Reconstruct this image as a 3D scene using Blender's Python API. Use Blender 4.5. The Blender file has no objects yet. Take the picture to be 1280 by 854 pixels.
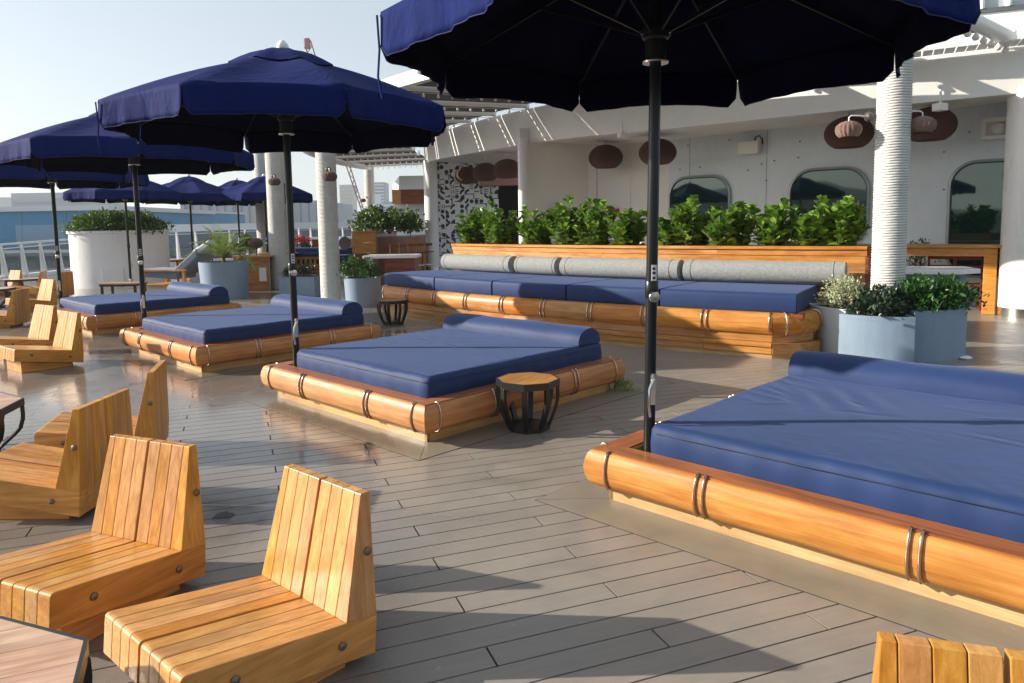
import bpy, math, random
import numpy as np
from mathutils import Matrix, Vector
rnd = random.Random(7)
S = bpy.context.scene
PI = math.pi
# ------------------------------------------------------------------ camera
F, CY, PITCH, ROLL, HC = 904.0, 370.0, math.radians(5.50), math.radians(0.87), 1.7
_c, _s, _cr, _sr = math.cos(PITCH), math.sin(PITCH), math.cos(ROLL), math.sin(ROLL)
CAMR = np.array([[1, 0, 0], [0, -_s, _c], [0, -_c, -_s]]) @ np.array([[_cr, -_sr, 0], [_sr, _cr, 0], [0, 0, 1]])
cam = bpy.data.cameras.new('camera'); cam_o = bpy.data.objects.new('camera', cam); S.collection.objects.link(cam_o)
m = Matrix.Identity(4)
for i in range(3):
    m[i][0] = CAMR[i, 0]; m[i][1] = -CAMR[i, 1]; m[i][2] = -CAMR[i, 2]
m[2][3] = HC
cam_o.matrix_world = m
cam.sensor_width = 36.0; cam.sensor_fit = 'HORIZONTAL'; cam.lens = F / 1280 * 36; cam.shift_y = -(427 - CY) / 1280
cam.clip_start = 0.05; cam.clip_end = 6000
S.camera = cam_o
# ------------------------------------------------------------------ world, sun, exposure
SUN_EL = math.radians(22.0); SUN_AZ = math.radians(176.0)     # direction towards the sun, from +X counter-clockwise
w = bpy.data.worlds.new('World'); S.world = w; w.use_nodes = True
nt = w.node_tree; bg = nt.nodes['Background']
sky = nt.nodes.new('ShaderNodeTexSky'); sky.sky_type = 'NISHITA'; sky.sun_disc = False
sky.sun_elevation = SUN_EL; sky.sun_rotation = PI / 2 - SUN_AZ
sky.air_density = 1.0; sky.dust_density = 1.2; sky.ozone_density = 1.0
hz = nt.nodes.new('ShaderNodeHueSaturation'); hz.inputs['Saturation'].default_value = .62
hm = nt.nodes.new('ShaderNodeMix'); hm.data_type = 'RGBA'; hm.inputs[0].default_value = .42; hm.inputs[7].default_value = (3.9, 4.45, 4.9, 1)   # thin high haze
nt.links.new(sky.outputs[0], hz.inputs['Color']); nt.links.new(hz.outputs[0], hm.inputs[6])
nt.links.new(hm.outputs[2], bg.inputs[0]); bg.inputs[1].default_value = 0.096
sl = bpy.data.lights.new('sun', 'SUN'); sl.energy = 5.0; sl.angle = math.radians(0.5); sl.color = (1.0, 0.90, 0.76)
so = bpy.data.objects.new('sun', sl); S.collection.objects.link(so)
sd = Vector((math.cos(SUN_AZ) * math.cos(SUN_EL), math.sin(SUN_AZ) * math.cos(SUN_EL), math.sin(SUN_EL)))
so.rotation_euler = sd.to_track_quat('Z', 'Y').to_euler()
S.view_settings.view_transform = 'Standard'; S.view_settings.look = 'None'
S.view_settings.exposure = 0.90; S.view_settings.gamma = 1.0
try:
    S.cycles.use_denoising = True; S.cycles.max_bounces = 8; S.cycles.diffuse_bounces = 4
except Exception: pass

# ------------------------------------------------------------------ places read off the survey of the photograph
def ray(px, py): return CAMR @ np.array([(px - 640) / F, (py - CY) / F, 1.0])
def floor_pt(px, py, z=0.0):
    d = ray(px, py); t = (z - HC) / d[2]; return Vector((d[0] * t, d[1] * t, z))
def depth_pt(px, py, Y):
    d = ray(px, py); t = Y / d[1]; return Vector((d[0] * t, Y, HC + d[2] * t))
BED = math.radians(135.735)
U = Vector((math.cos(BED), math.sin(BED), 0)); V = Vector((math.sin(BED), -math.cos(BED), 0))
def uv(a, b, z=0.0): return U * a + V * b + Vector((0, 0, z))
CC = Vector((15.385, 28.035, 0))                                # centre of the curved front
def ring(R, phi, z=0.0): return Vector((CC.x + R * math.cos(phi), CC.y + R * math.sin(phi), z))
def phi_of(p): return math.atan2(p[1] - CC.y, p[0] - CC.x)
def on_ring(px, py, R):
    d = ray(px, py); a = d[0]**2 + d[1]**2; b = -2 * (d[0] * CC.x + d[1] * CC.y); c = CC.x**2 + CC.y**2 - R * R
    t = (-b - math.sqrt(max(b * b - 4 * a * c, 0))) / 2 / a; return Vector((d[0] * t, d[1] * t, HC + d[2] * t))

# ------------------------------------------------------------------ mesh helpers
class MB:
    def __init__(s): s.v = []; s.f = []
    def add(s, vs, fs):
        n = len(s.v); s.v += [tuple(v) for v in vs]; s.f += [tuple(i + n for i in f) for f in fs]; return s
    def box(s, x0, x1, y0, y1, z0, z1):
        vs = [(x, y, z) for z in (z0, z1) for y in (y0, y1) for x in (x0, x1)]
        return s.add(vs, [(0, 2, 3, 1), (4, 5, 7, 6), (0, 1, 5, 4), (2, 6, 7, 3), (0, 4, 6, 2), (1, 3, 7, 5)])
    def hexa(s, p):                                             # 4 bottom, 4 top, counter-clockwise
        return s.add(p, [(3, 2, 1, 0), (4, 5, 6, 7), (0, 1, 5, 4), (1, 2, 6, 5), (2, 3, 7, 6), (3, 0, 4, 7)])
    def bar(s, a, b, w, h):
        a = Vector(a); b = Vector(b); d = (b - a).normalized(); up = Vector((0, 0, 1))
        if abs(d.z) > .98: up = Vector((0, 1, 0))
        r = d.cross(up).normalized() * w / 2; q = r.cross(d).normalized() * h / 2
        return s.hexa([a - r - q, a + r - q, b + r - q, b - r - q, a - r + q, a + r + q, b + r + q, b - r + q])
    def prism_y(s, poly, y0, y1):                               # poly in x,z
        n = len(poly); vs = [(x, y0, z) for x, z in poly] + [(x, y1, z) for x, z in poly]
        a = sum(poly[i][0] * poly[(i + 1) % n][1] - poly[(i + 1) % n][0] * poly[i][1] for i in range(n))
        fs = [tuple(range(n)), tuple(range(2 * n - 1, n - 1, -1))] + [(i, i + n, (i + 1) % n + n, (i + 1) % n) for i in range(n)]
        if a < 0: fs = [f[::-1] for f in fs]
        return s.add(vs, fs)
    def prism_z(s, poly, z0, z1):
        n = len(poly); vs = [(x, y, z0) for x, y in poly] + [(x, y, z1) for x, y in poly]
        a = sum(poly[i][0] * poly[(i + 1) % n][1] - poly[(i + 1) % n][0] * poly[i][1] for i in range(n))
        fs = [tuple(range(n - 1, -1, -1)), tuple(range(n, 2 * n))] + [(i, (i + 1) % n, (i + 1) % n + n, i + n) for i in range(n)]
        if a < 0: fs = [f[::-1] for f in fs]
        return s.add(vs, fs)
    def tube(s, pts, r, n=8, caps=True):
        pts = [Vector(p) for p in pts]; rs = r if isinstance(r, (list, tuple)) else [r] * len(pts)
        up = None; base = len(s.v); vs = []
        for i, p in enumerate(pts):
            d = (pts[min(i + 1, len(pts) - 1)] - pts[max(i - 1, 0)]).normalized()
            if up is None:
                up = Vector((0, 0, 1)) if abs(d.z) < .9 else Vector((1, 0, 0))
            x = d.cross(up).normalized(); y = x.cross(d).normalized(); up = y
            for k in range(n):
                a = 2 * PI * k / n; vs.append(p + x * math.cos(a) * rs[i] + y * math.sin(a) * rs[i])
        fs = []
        for i in range(len(pts) - 1):
            for k in range(n):
                k2 = (k + 1) % n; fs.append((i * n + k, i * n + k2, (i + 1) * n + k2, (i + 1) * n + k))
        if caps: fs.append(tuple(range(n - 1, -1, -1))); fs.append(tuple((len(pts) - 1) * n + k for k in range(n)))
        return s.add(vs, fs)
    def lathe(s, prof, n=32, c=(0, 0, 0), sx=1.0, sy=1.0, rib=0.0, nr=0):
        vs = []
        for r, z in prof:
            for k in range(n):
                a = 2 * PI * k / n; rr = r * (1 + rib * math.cos(nr * a)); vs.append((c[0] + rr * math.cos(a) * sx, c[1] + rr * math.sin(a) * sy, c[2] + z))
        fs = [(i * n + k, i * n + (k + 1) % n, (i + 1) * n + (k + 1) % n, (i + 1) * n + k) for i in range(len(prof) - 1) for k in range(n)]
        if prof[0][0] > 1e-6: fs.append(tuple(range(n - 1, -1, -1)))
        if prof[-1][0] > 1e-6: fs.append(tuple((len(prof) - 1) * n + k for k in range(n)))
        return s.add(vs, fs)
    def sweep(s, path, prof, closed_prof=True, ends=True):       # path of (x,y), profile of (out, z); out = to the right of travel
        P = [Vector((p[0], p[1])) for p in path]; n = len(P); k = len(prof); vs = []
        for i in range(n):
            d0 = (P[i] - P[i - 1]).normalized() if i else None
            d1 = (P[i + 1] - P[i]).normalized() if i < n - 1 else None
            if d0 is None: d0 = d1
            if d1 is None: d1 = d0
            n0 = Vector((d0.y, -d0.x)); n1 = Vector((d1.y, -d1.x)); mv = (n0 + n1)
            mv = mv / max(mv.length_squared, 1e-9) * 2
            for o, z in prof: vs.append((P[i].x + mv.x * o, P[i].y + mv.y * o, z))
        fs = []
        for i in range(n - 1):
            for j in range(k if closed_prof else k - 1):
                j2 = (j + 1) % k; fs.append((i * k + j, (i + 1) * k + j, (i + 1) * k + j2, i * k + j2))
        if ends and closed_prof: fs.append(tuple(range(k))); fs.append(tuple((n - 1) * k + j for j in range(k - 1, -1, -1)))
        return s.add(vs, fs)

def fin(me, smooth=None):
    if smooth is not None:
        for p in me.polygons: p.use_smooth = True
        try: me.set_sharp_from_angle(angle=math.radians(smooth))
        except Exception: pass
def mesh(name, mb, mat, smooth=None, fix=True):
    me = bpy.data.meshes.new(name); me.from_pydata(mb.v, [], mb.f)
    if fix:
        import bmesh
        bm = bmesh.new(); bm.from_mesh(me); bmesh.ops.recalc_face_normals(bm, faces=bm.faces); bm.to_mesh(me); bm.free()
    if mat: me.materials.append(mat)
    fin(me, smooth); me.update(); return me
def link(name, me, parent=None, loc=(0, 0, 0), rot=(0, 0, 0), label=None, kind=None):
    o = bpy.data.objects.new(name, me); S.collection.objects.link(o); o.location = loc; o.rotation_euler = rot
    if parent: o.parent = parent
    if label: o['label'] = label
    if kind: o['kind'] = kind
    return o
def obj(name, mb, mat, parent=None, smooth=None, loc=(0, 0, 0), rot=(0, 0, 0), bevel=0, label=None, kind=None, fix=True, seg=2):
    o = link(name, mesh(name, mb, mat, smooth, fix), parent, loc, rot, label, kind)
    if bevel:
        b = o.modifiers.new('bevel', 'BEVEL'); b.width = bevel; b.segments = seg; b.limit_method = 'ANGLE'; b.angle_limit = math.radians(35)
        if hasattr(b, 'harden_normals'): b.harden_normals = False
    return o
def tag(o, label, cat, group=None):
    o['label'] = label; o['category'] = cat
    if group: o['group'] = group
    return o
def thing(name, label, cat, loc=(0, 0, 0), rz=0.0, group=None):
    o = bpy.data.objects.new(name, None); S.collection.objects.link(o); o.location = loc; o.rotation_euler = (0, 0, rz)
    o.empty_display_size = .1
    return tag(o, label, cat, group)
KIDS = {}
def copy_tree(o, parent=None):
    c = o.copy(); S.collection.objects.link(c)
    if parent: c.parent = parent
    for ch in list(o.children): copy_tree(ch, c)
    return c
def dup(root, loc, rz, label, group=None):
    c = copy_tree(root); c.location = loc; c.rotation_euler = (0, 0, rz); c['label'] = label
    if group: c['group'] = group
    return c

# ------------------------------------------------------------------ materials
MATS = {}
def mat(name, col=(.5, .5, .5), rough=.5, metal=0.0, spec=.5, coat=0.0):
    if name in MATS: return MATS[name]
    m = bpy.data.materials.new(name); m.use_nodes = True; b = m.node_tree.nodes['Principled BSDF']
    b.inputs['Base Color'].default_value = (*col, 1); b.inputs['Roughness'].default_value = rough; b.inputs['Metallic'].default_value = metal
    b.inputs['Specular IOR Level'].default_value = spec; b.inputs['Coat Weight'].default_value = coat; b.inputs['Coat Roughness'].default_value = .15
    MATS[name] = m; return m
def N(m, t, **kw):
    n = m.node_tree.nodes.new(t)
    for k, v in kw.items():
        if k in n.inputs: n.inputs[k].default_value = v
        else: setattr(n, k, v)
    return n
def L(m, a, b): m.node_tree.links.new(a, b)
def ramp(m, fac, stops):
    r = N(m, 'ShaderNodeValToRGB'); e = r.color_ramp.elements
    while len(e) < len(stops): e.new(.5)
    for i, (p, c) in enumerate(stops): e[i].position = p; e[i].color = (*c, 1) if len(c) == 3 else c
    L(m, fac, r.inputs[0]); return r.outputs[0]
def coords(m, scale=(1, 1, 1), kind='Object', jitter=False):
    tc = N(m, 'ShaderNodeTexCoord'); mp = N(m, 'ShaderNodeMapping'); mp.inputs['Scale'].default_value = scale
    L(m, tc.outputs[kind], mp.inputs[0])
    if jitter:
        oi = N(m, 'ShaderNodeObjectInfo'); mu = N(m, 'ShaderNodeMath', operation='MULTIPLY'); mu.inputs[1].default_value = 57.0
        L(m, oi.outputs['Random'], mu.inputs[0]); cb = N(m, 'ShaderNodeCombineXYZ')
        for i in range(3): L(m, mu.outputs[0], cb.inputs[i])
        L(m, cb.outputs[0], mp.inputs['Location'])
    return mp.outputs[0]
def noise(m, vec, scale=5, detail=4, rough=.5, dist=0.0):
    n = N(m, 'ShaderNodeTexNoise'); n.inputs['Scale'].default_value = scale; n.inputs['Detail'].default_value = detail
    n.inputs['Roughness'].default_value = rough; n.inputs['Distortion'].default_value = dist; L(m, vec, n.inputs['Vector']); return n.outputs[0]
def bump(m, h, strength=.3, dist=.01):
    b = N(m, 'ShaderNodeBump'); b.inputs['Strength'].default_value = strength; b.inputs['Distance'].default_value = dist
    L(m, h, b.inputs['Height']); L(m, b.outputs[0], m.node_tree.nodes['Principled BSDF'].inputs['Normal']); return b
def P(m): return m.node_tree.nodes['Principled BSDF']
def mixc(m, fac, a, b, mode='MIX'):
    x = N(m, 'ShaderNodeMix', data_type='RGBA', blend_type=mode)
    for sock, v in ((x.inputs[0], fac), (x.inputs[6], a), (x.inputs[7], b)):
        if hasattr(v, 'links'): L(m, v, sock)
        elif isinstance(v, tuple): sock.default_value = (*v, 1)
        else: sock.default_value = v
    return x.outputs[2]
def hsv_var(m, col, amt_v=.25, amt_h=.02, amt_s=.15):
    oi = N(m, 'ShaderNodeObjectInfo'); hs = N(m, 'ShaderNodeHueSaturation')
    def rng(lo, hi, mult):
        a = N(m, 'ShaderNodeMath', operation='MULTIPLY'); a.inputs[1].default_value = mult; L(m, oi.outputs['Random'], a.inputs[0])
        f = N(m, 'ShaderNodeMath', operation='FRACT'); L(m, a.outputs[0], f.inputs[0])
        r = N(m, 'ShaderNodeMapRange'); r.inputs[3].default_value = lo; r.inputs[4].default_value = hi; L(m, f.outputs[0], r.inputs[0]); return r.outputs[0]
    L(m, rng(1 - amt_v, 1 + amt_v, 1.0), hs.inputs['Value']); L(m, rng(.5 - amt_h, .5 + amt_h, 13.7), hs.inputs['Hue']); L(m, rng(1 - amt_s, 1 + amt_s, 31.3), hs.inputs['Saturation'])
    L(m, col, hs.inputs['Color']); return hs.outputs[0]
def wood(name, dark, mid, light, rough=.38, coat=.25, grain=(1.2, 22, 22), var=.2, knots=True):
    m = mat(name, mid, rough, coat=coat, spec=.28)
    v = coords(m, grain, jitter=True)
    n1 = noise(m, v, 1.6, 6, .6, .6)
    c = ramp(m, n1, [(.25, dark), (.5, mid), (.75, light)])
    v2 = coords(m, (grain[0] * 1.5, grain[1] * 9, grain[2] * 9), jitter=True)
    n2 = noise(m, v2, 2.0, 3, .6)
    f = ramp(m, n2, [(.35, (.74, .72, .70)), (.6, (1, 1, 1))])
    c = mixc(m, .55, c, f, 'MULTIPLY')
    n3 = noise(m, coords(m, (1.1, 2.5, 2.5), jitter=True), 2.5, 3, .6)
    c = mixc(m, .6, c, ramp(m, n3, [(.35, (.72, .68, .64)), (.65, (1.12, 1.12, 1.12))]), 'MULTIPLY')
    c = hsv_var(m, c, var, .005, .08)
    L(m, c, P(m).inputs['Base Color'])
    bump(m, n2, .12, .003)
    r = ramp(m, n3, [(.3, (rough - .1,) * 3), (.7, (rough + .12,) * 3)]); L(m, r, P(m).inputs['Roughness'])
    return m
M_LOG = wood('teak_log', (.36, .12, .026), (.52, .225, .060), (.64, .325, .105), .46, .06, (.9, 14, 14), .04)
M_CHAIR = wood('teak_slat', (.40, .165, .036), (.58, .275, .070), (.70, .39, .115), .42, .12, (1.6, 26, 26), .10)
M_PALE = wood('pale_plinth', (.40, .23, .09), (.54, .34, .15), (.64, .43, .21), .4, .15, (.8, 14, 14), .08)
M_STEP = wood('step_timber', (.28, .11, .035), (.46, .22, .075), (.58, .33, .13), .38, .2, (.8, 16, 16), .15)
M_RED = wood('red_timber', (.11, .026, .008), (.22, .058, .018), (.33, .105, .035), .4, .1, (.8, 12, 12), .12)
M_TOP = wood('table_top_timber', (.33, .17, .10), (.50, .31, .21), (.62, .42, .31), .4, .1, (1.5, 18, 18), .15)

def fabric(name, col, rough=.85, sheen=.25, weave=900, wr=.25, wscale=3.0, var=.12):
    m = mat(name, col, rough, spec=.25)
    P(m).inputs['Sheen Weight'].default_value = sheen; P(m).inputs['Sheen Roughness'].default_value = .4
    P(m).inputs['Sheen Tint'].default_value = (*[min(1, c * 3 + .2) for c in col], 1)
    v = coords(m); n = noise(m, v, 2.2, 4, .6)
    L(m, ramp(m, n, [(.3, tuple(c * (1 - var) for c in col)), (.7, tuple(min(1, c * (1 + var)) for c in col))]), P(m).inputs['Base Color'])
    big = noise(m, coords(m, (1, 1.6, 1)), wscale, 3, .5, 1.5); fine = noise(m, v, 260, 2)
    b1 = N(m, 'ShaderNodeBump'); b1.inputs['Strength'].default_value = wr; b1.inputs['Distance'].default_value = .03; L(m, big, b1.inputs['Height'])
    b2 = N(m, 'ShaderNodeBump'); b2.inputs['Strength'].default_value = .15; b2.inputs['Distance'].default_value = .002; L(m, fine, b2.inputs['Height'])
    L(m, b1.outputs[0], b2.inputs['Normal']); L(m, b2.outputs[0], P(m).inputs['Normal'])
    return m
M_MAT = fabric('blue_vinyl', (.013, .034, .112), .62, .3, wr=.12)
M_BOLST = fabric('blue_vinyl_bolster', (.016, .037, .118), .6, .35, wr=.15)
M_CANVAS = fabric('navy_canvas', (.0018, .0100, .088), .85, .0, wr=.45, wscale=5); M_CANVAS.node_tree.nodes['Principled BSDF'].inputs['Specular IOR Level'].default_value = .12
M_UNDERSHADE = fabric('canopy_underside_shade', (.0015, .0022, .012), .9, .0, wr=.2, wscale=5); M_UNDERSHADE.node_tree.nodes['Principled BSDF'].inputs['Specular IOR Level'].default_value = .05  # darker inner-face copy of the canvas; the underside's shade put into the colour
M_GREYF = fabric('grey_marl', (.27, .28, .27), .9, .1, wr=.2, wscale=6, var=.1)
def _marl():
    m = M_GREYF; v = coords(m, (1, 1, 1)); n = noise(m, v, 28, 6, .8)
    L(m, ramp(m, n, [(.35, (.19, .20, .20)), (.65, (.30, .31, .305))]), P(m).inputs['Base Color'])
_marl()
M_GREYBLUE = fabric('grey_blue_cushion', (.17, .21, .27), .8, .15)
M_BLACK = mat('black_metal', (.012, .012, .013), .38, 0.0, .5)
M_POLE = mat('pole_anthracite', (.022, .024, .027), .28, .6)
M_STEEL = mat('stainless', (.62, .62, .6), .22, 1.0)
M_BRONZE = mat('copper_strap', (.55, .38, .29), .25, .9)
M_DULL = mat('dull_bolt', (.20, .15, .11), .5, .7)
def painted(name, col, rough=.45, dirt=.12, scale=1.5, coat=.0):
    m = mat(name, col, rough, coat=coat); n = noise(m, coords(m), scale, 6, .65); n2 = noise(m, coords(m, (3, 3, .6)), 4, 5, .7)
    c = mixc(m, 1.0, ramp(m, n, [(.3, tuple(c * (1 - dirt) for c in col)), (.7, col)]), ramp(m, n2, [(.3, (1 - dirt * .8,) * 3), (.6, (1, 1, 1))]), 'MULTIPLY')
    L(m, c, P(m).inputs['Base Color']); L(m, ramp(m, n2, [(.3, (rough - .08,) * 3), (.7, (rough + .1,) * 3)]), P(m).inputs['Roughness'])
    bump(m, n, .05, .02); return m
M_WHITE = painted('white_paint', (.80, .80, .785), .38, .05)
M_WHITE2 = painted('white_gloss', (.82, .82, .82), .3, .03)
M_CREAM = painted('cream_wall', (.86, .83, .77), .5, .04)
M_GREYW = painted('grey_wall', (.70, .765, .81), .36, .07)
M_FASC = painted('fascia_paint', (.85, .85, .825), .42, .05)
M_PLANTER = painted('planter_grey_blue', (.22, .30, .40), .5, .12)
M_PLANTERL = painted('planter_pale', (.55, .59, .61), .5, .08)
M_ROPE = painted('white_rope', (.66, .66, .63), .85, .15, 8)
M_AWN = mat('awning_grey', (.085, .085, .105), .8)
M_SOIL = painted('soil', (.035, .025, .018), .95, .3, 20)
def glass(name, col=(.02, .035, .035), rough=.03):
    m = mat(name, col, rough, spec=.8); P(m).inputs['Coat Weight'].default_value = .6; P(m).inputs['Coat Roughness'].default_value = .02; return m
M_WIN = glass('tinted_window', (.010, .028, .026)); P(M_WIN).inputs['Specular Tint'].default_value = (.82, 1, .95, 1); P(M_WIN).inputs['Coat Tint'].default_value = (.82, 1, .95, 1)
def clear_glass():
    m = mat('rail_glass', (.10, .13, .15), .05); P(m).inputs['Alpha'].default_value = .42; P(m).inputs['Specular IOR Level'].default_value = .7; return m
M_RAILG = clear_glass()
def foliage(name, dark, light, rough=.32, trans=.25):
    m = mat(name, light, rough, spec=.5)
    n = noise(m, coords(m), 9, 2); c = ramp(m, n, [(.3, dark), (.68, light)])
    L(m, c, P(m).inputs['Base Color'])
    try:
        P(m).inputs['Subsurface Weight'].default_value = 0
        tr = N(m, 'ShaderNodeBsdfTranslucent'); L(m, c, tr.inputs[0]); mx = N(m, 'ShaderNodeMixShader'); mx.inputs[0].default_value = trans
        out = m.node_tree.nodes['Material Output']; L(m, P(m).outputs[0], mx.inputs[1]); L(m, tr.outputs[0], mx.inputs[2]); L(m, mx.outputs[0], out.inputs[0])
    except Exception: pass
    return m
M_LEAF = foliage('clusia_leaf', (.045, .13, .016), (.23, .38, .05), .22)
M_LEAFD = foliage('dark_leaf', (.008, .026, .010), (.030, .062, .030), .35, .15)
M_LEAFM = foliage('mid_leaf', (.013, .055, .010), (.055, .15, .028), .4)
M_LEAFP = foliage('pale_leaf', (.24, .30, .12), (.62, .66, .42), .5)
M_LEAFH = foliage('hedge_leaf', (.035, .085, .014), (.14, .24, .05), .4)
M_PALM = foliage('palm_leaf', (.12, .19, .04), (.36, .44, .11), .4)
M_CROT = foliage('croton_leaf', (.18, .09, .02), (.42, .26, .04), .4)
M_REDF = foliage('red_flower', (.30, .02, .03), (.55, .04, .06), .5)
M_STEM = mat('woody_stem', (.10, .07, .04), .8)
M_WICKER = None
def wicker(name, a, b):
    m = mat(name, a, .7); v = coords(m, (1, 1, 1)); wv = N(m, 'ShaderNodeTexWave', wave_type='BANDS', bands_direction='Z'); wv.inputs['Scale'].default_value = 22; wv.inputs['Distortion'].default_value = .6
    L(m, v, wv.inputs[0]); L(m, ramp(m, wv.outputs[1], [(.2, a), (.8, b)]), P(m).inputs['Base Color']); bump(m, wv.outputs[1], .9, .03); return m
M_WICK = wicker('dark_wicker', (.06, .022, .015), (.26, .11, .07))
M_WICKP = wicker('pale_wicker', (.30, .17, .13), (.48, .30, .24))
M_WICKB = wicker('brown_wicker', (.15, .09, .07), (.28, .19, .15))

# ------------------------------------------------------------------ deck
def deck_material(name, base, wet=True):
    m = mat(name, base, .35, spec=.5)
    g = noise(m, coords(m, (1.5, 30, 1), jitter=True), 2, 5, .6)
    tc = coords(m, (1, 1, 1), 'Generated')
    geo = N(m, 'ShaderNodeNewGeometry'); pos = geo.outputs['Position']
    big = noise(m, pos, .55, 4, .6, .8); med = noise(m, pos, 3.5, 5, .65, .5); fine = noise(m, pos, 40, 4, .7)
    c = ramp(m, g, [(.3, tuple(x * .94 for x in base)), (.7, tuple(x * 1.06 for x in base))])
    c = mixc(m, .8, c, ramp(m, med, [(.3, (.82, .82, .83)), (.6, (1.03, 1.02, 1.0))]), 'MULTIPLY')
    # wetter towards the seating on the left of the deck
    sx = N(m, 'ShaderNodeSeparateXYZ'); L(m, pos, sx.inputs[0])
    mr = N(m, 'ShaderNodeMapRange'); mr.inputs[1].default_value = .6; mr.inputs[2].default_value = -2.6; mr.inputs[3].default_value = -.12; mr.inputs[4].default_value = .22
    L(m, sx.outputs[0], mr.inputs[0])
    a1 = N(m, 'ShaderNodeMath', operation='ADD'); L(m, big, a1.inputs[0]); L(m, mr.outputs[0], a1.inputs[1])
    m2 = N(m, 'ShaderNodeMath', operation='MULTIPLY'); m2.inputs[1].default_value = .18; L(m, med, m2.inputs[0])
    a2 = N(m, 'ShaderNodeMath', operation='ADD'); L(m, a1.outputs[0], a2.inputs[0]); L(m, m2.outputs[0], a2.inputs[1])
    wetf = ramp(m, a2.outputs[0], [(.56, (0, 0, 0)), (.70, (1, 1, 1))])
    c = mixc(m, wetf, c, mixc(m, 1.0, c, (.72, .72, .74), 'MULTIPLY'))
    sp = ramp(m, noise(m, pos, 7, 7, .85, 1.6), [(.635, (0, 0, 0)), (.665, (1, 1, 1))])
    c = mixc(m, mixc(m, .55, (0.0, 0.0, 0.0), sp), c, (.52, .51, .50))
    c = hsv_var(m, c, .035, .003, .04)
    L(m, c, P(m).inputs['Base Color'])
    rr = mixc(m, wetf, ramp(m, med, [(.3, (.30,) * 3), (.7, (.46,) * 3)]), ramp(m, med, [(.35, (.10,) * 3), (.7, (.26,) * 3)]))
    L(m, rr, P(m).inputs['Roughness']); P(m).inputs['Coat Weight'].default_value = .15; P(m).inputs['Coat Roughness'].default_value = .2
    h = mixc(m, wetf, mixc(m, .5, g, fine), med)
    bump(m, h, .10, .006)
    return m
M_DECK = deck_material('deck_plank', (.250, .222, .192))
M_BORD = deck_material('deck_border', (.232, .202, .158))
M_CAULK = mat('deck_caulk', (.012, .012, .012), .7)
PA = math.radians(20.725); PD = Vector((math.cos(PA), math.sin(PA), 0)); PN = Vector((-math.sin(PA), math.cos(PA), 0)); PW = .1428
deck = MB(); deck.prism_z([(-60, -6), (26, -6), (26, 70), (-34, 70), (-14.0, 34), (-19.5, 25), (-60, 5)], -.06, -.014)
deck_o = obj('deck', deck, M_CAULK); deck_o['kind'] = 'structure'
PLEN = 2.06; near_mesh = None
pm = MB(); pm.box(0, PLEN - .009, .0042, PW - .0042, -.012, 0); plank_me = mesh('plank', pm, M_DECK)
count = 0; far = MB()
base_n = 3.514 - 40 * PW
for r in range(-10, 400):
    nn = base_n + r * PW
    k = (round((nn - 3.651) / PW)) % 3                            # three-row pattern of the end joints
    off = {0: 1.56, 1: .873 + 0 * PLEN, 2: .186}[k] if True else 0
    # rows with an end joint at 1.56: between 3.514 and 3.651
    for j in range(-22, 22):
        a0 = off + j * PLEN
        c = PD * (a0 + PLEN / 2) + PN * (nn + PW / 2)
        if c.y < .4 or c.y > 46 or c.x < -22 or c.x > 14: continue
        pxx = c.x / max(c.y, .1)
        if abs(pxx) > (1.1 if c.y > 4 else 1.9): continue
        d = math.hypot(c.x, c.y)
        if d < 7.6 and c.y > .9 and abs(pxx) < 1.45 and count < 300:
            o = link('plank', plank_me, deck_o, PD * a0 + PN * nn, (0, 0, PA)); count += 1
        else:
            p0 = PD * a0 + PN * nn; q = []
            for z in (-.012, 0):
                for (s, t) in ((0, .0025), (PLEN - .005, .0025), (PLEN - .005, PW - .0025), (0, PW - .0025)):
                    v = p0 + PD * s + PN * t; q.append((v.x, v.y, z))
            far.hexa(q)
fo = obj('plank', far, M_DECK, deck_o, fix=False, label='the many deck planks farther away'); fo['kind'] = 'stuff'

# ------------------------------------------------------------------ daybeds
HB = 1.21
RAILP = [(-.005, .095), (.050, .097), (.078, .108), (.098, .145), (.111, .195), (.114, .245), (.108, .295), (.095, .342), (.084, .362), (.078, .366), (-.09, .366), (-.10, .356), (-.10, .16), (-.005, .16)]
def rail_mesh(hb, prof=RAILP):
    mb = MB(); n = len(prof); seg = 14; vs = []
    for i in range(seg + 1):
        t = i / seg
        for o, z in prof: vs.append(((-1 + 2 * t) * (hb + o), -(hb + o), z))
    fs = [(i * n + j, (i + 1) * n + j, (i + 1) * n + (j + 1) % n, i * n + (j + 1) % n) for i in range(seg) for j in range(n)]
    fs += [tuple(range(n)), tuple(seg * n + j for j in range(n - 1, -1, -1))]
    mb.add(vs, fs); return mesh('rail', mb, M_LOG, 50)
RAILP = [(o, .095 + (z - .095) * .83) for o, z in RAILP]
rail_me = rail_mesh(HB, RAILP)
_l = MB(); _l.hexa([(x, y, z) for z in (.3205, .328) for x, y in ((-(HB + .072), -(HB + .072)), (HB + .072, -(HB + .072)), (HB - .085, -(HB - .085)), (-(HB - .085), -(HB - .085)))])
M_LEDGE = wood('ledge_timber', (.20, .055, .016), (.34, .11, .035), (.46, .17, .06), .4, .15, (.9, 14, 14), .05)
ledge_me = mesh('ledge_board', _l, M_LEDGE)
def strap_mesh(prof, off=.004, r=.0085):
    pts = [(0, -(o + off), z) for o, z in prof]; mb = MB(); mb.tube(pts, r, 8); return mesh('strap', mb, M_BRONZE, 60)
SP = [(.035, .090), (.077, .101), (.100, .143), (.113, .195), (.116, .245), (.110, .297), (.097, .345), (.084, .374), (.060, .380), (.050, .37)]
SP = [(o, .095 + (z - .095) * .83) for o, z in SP]
strap_me = strap_mesh([(o + HB, z) for o, z in SP])
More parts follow.
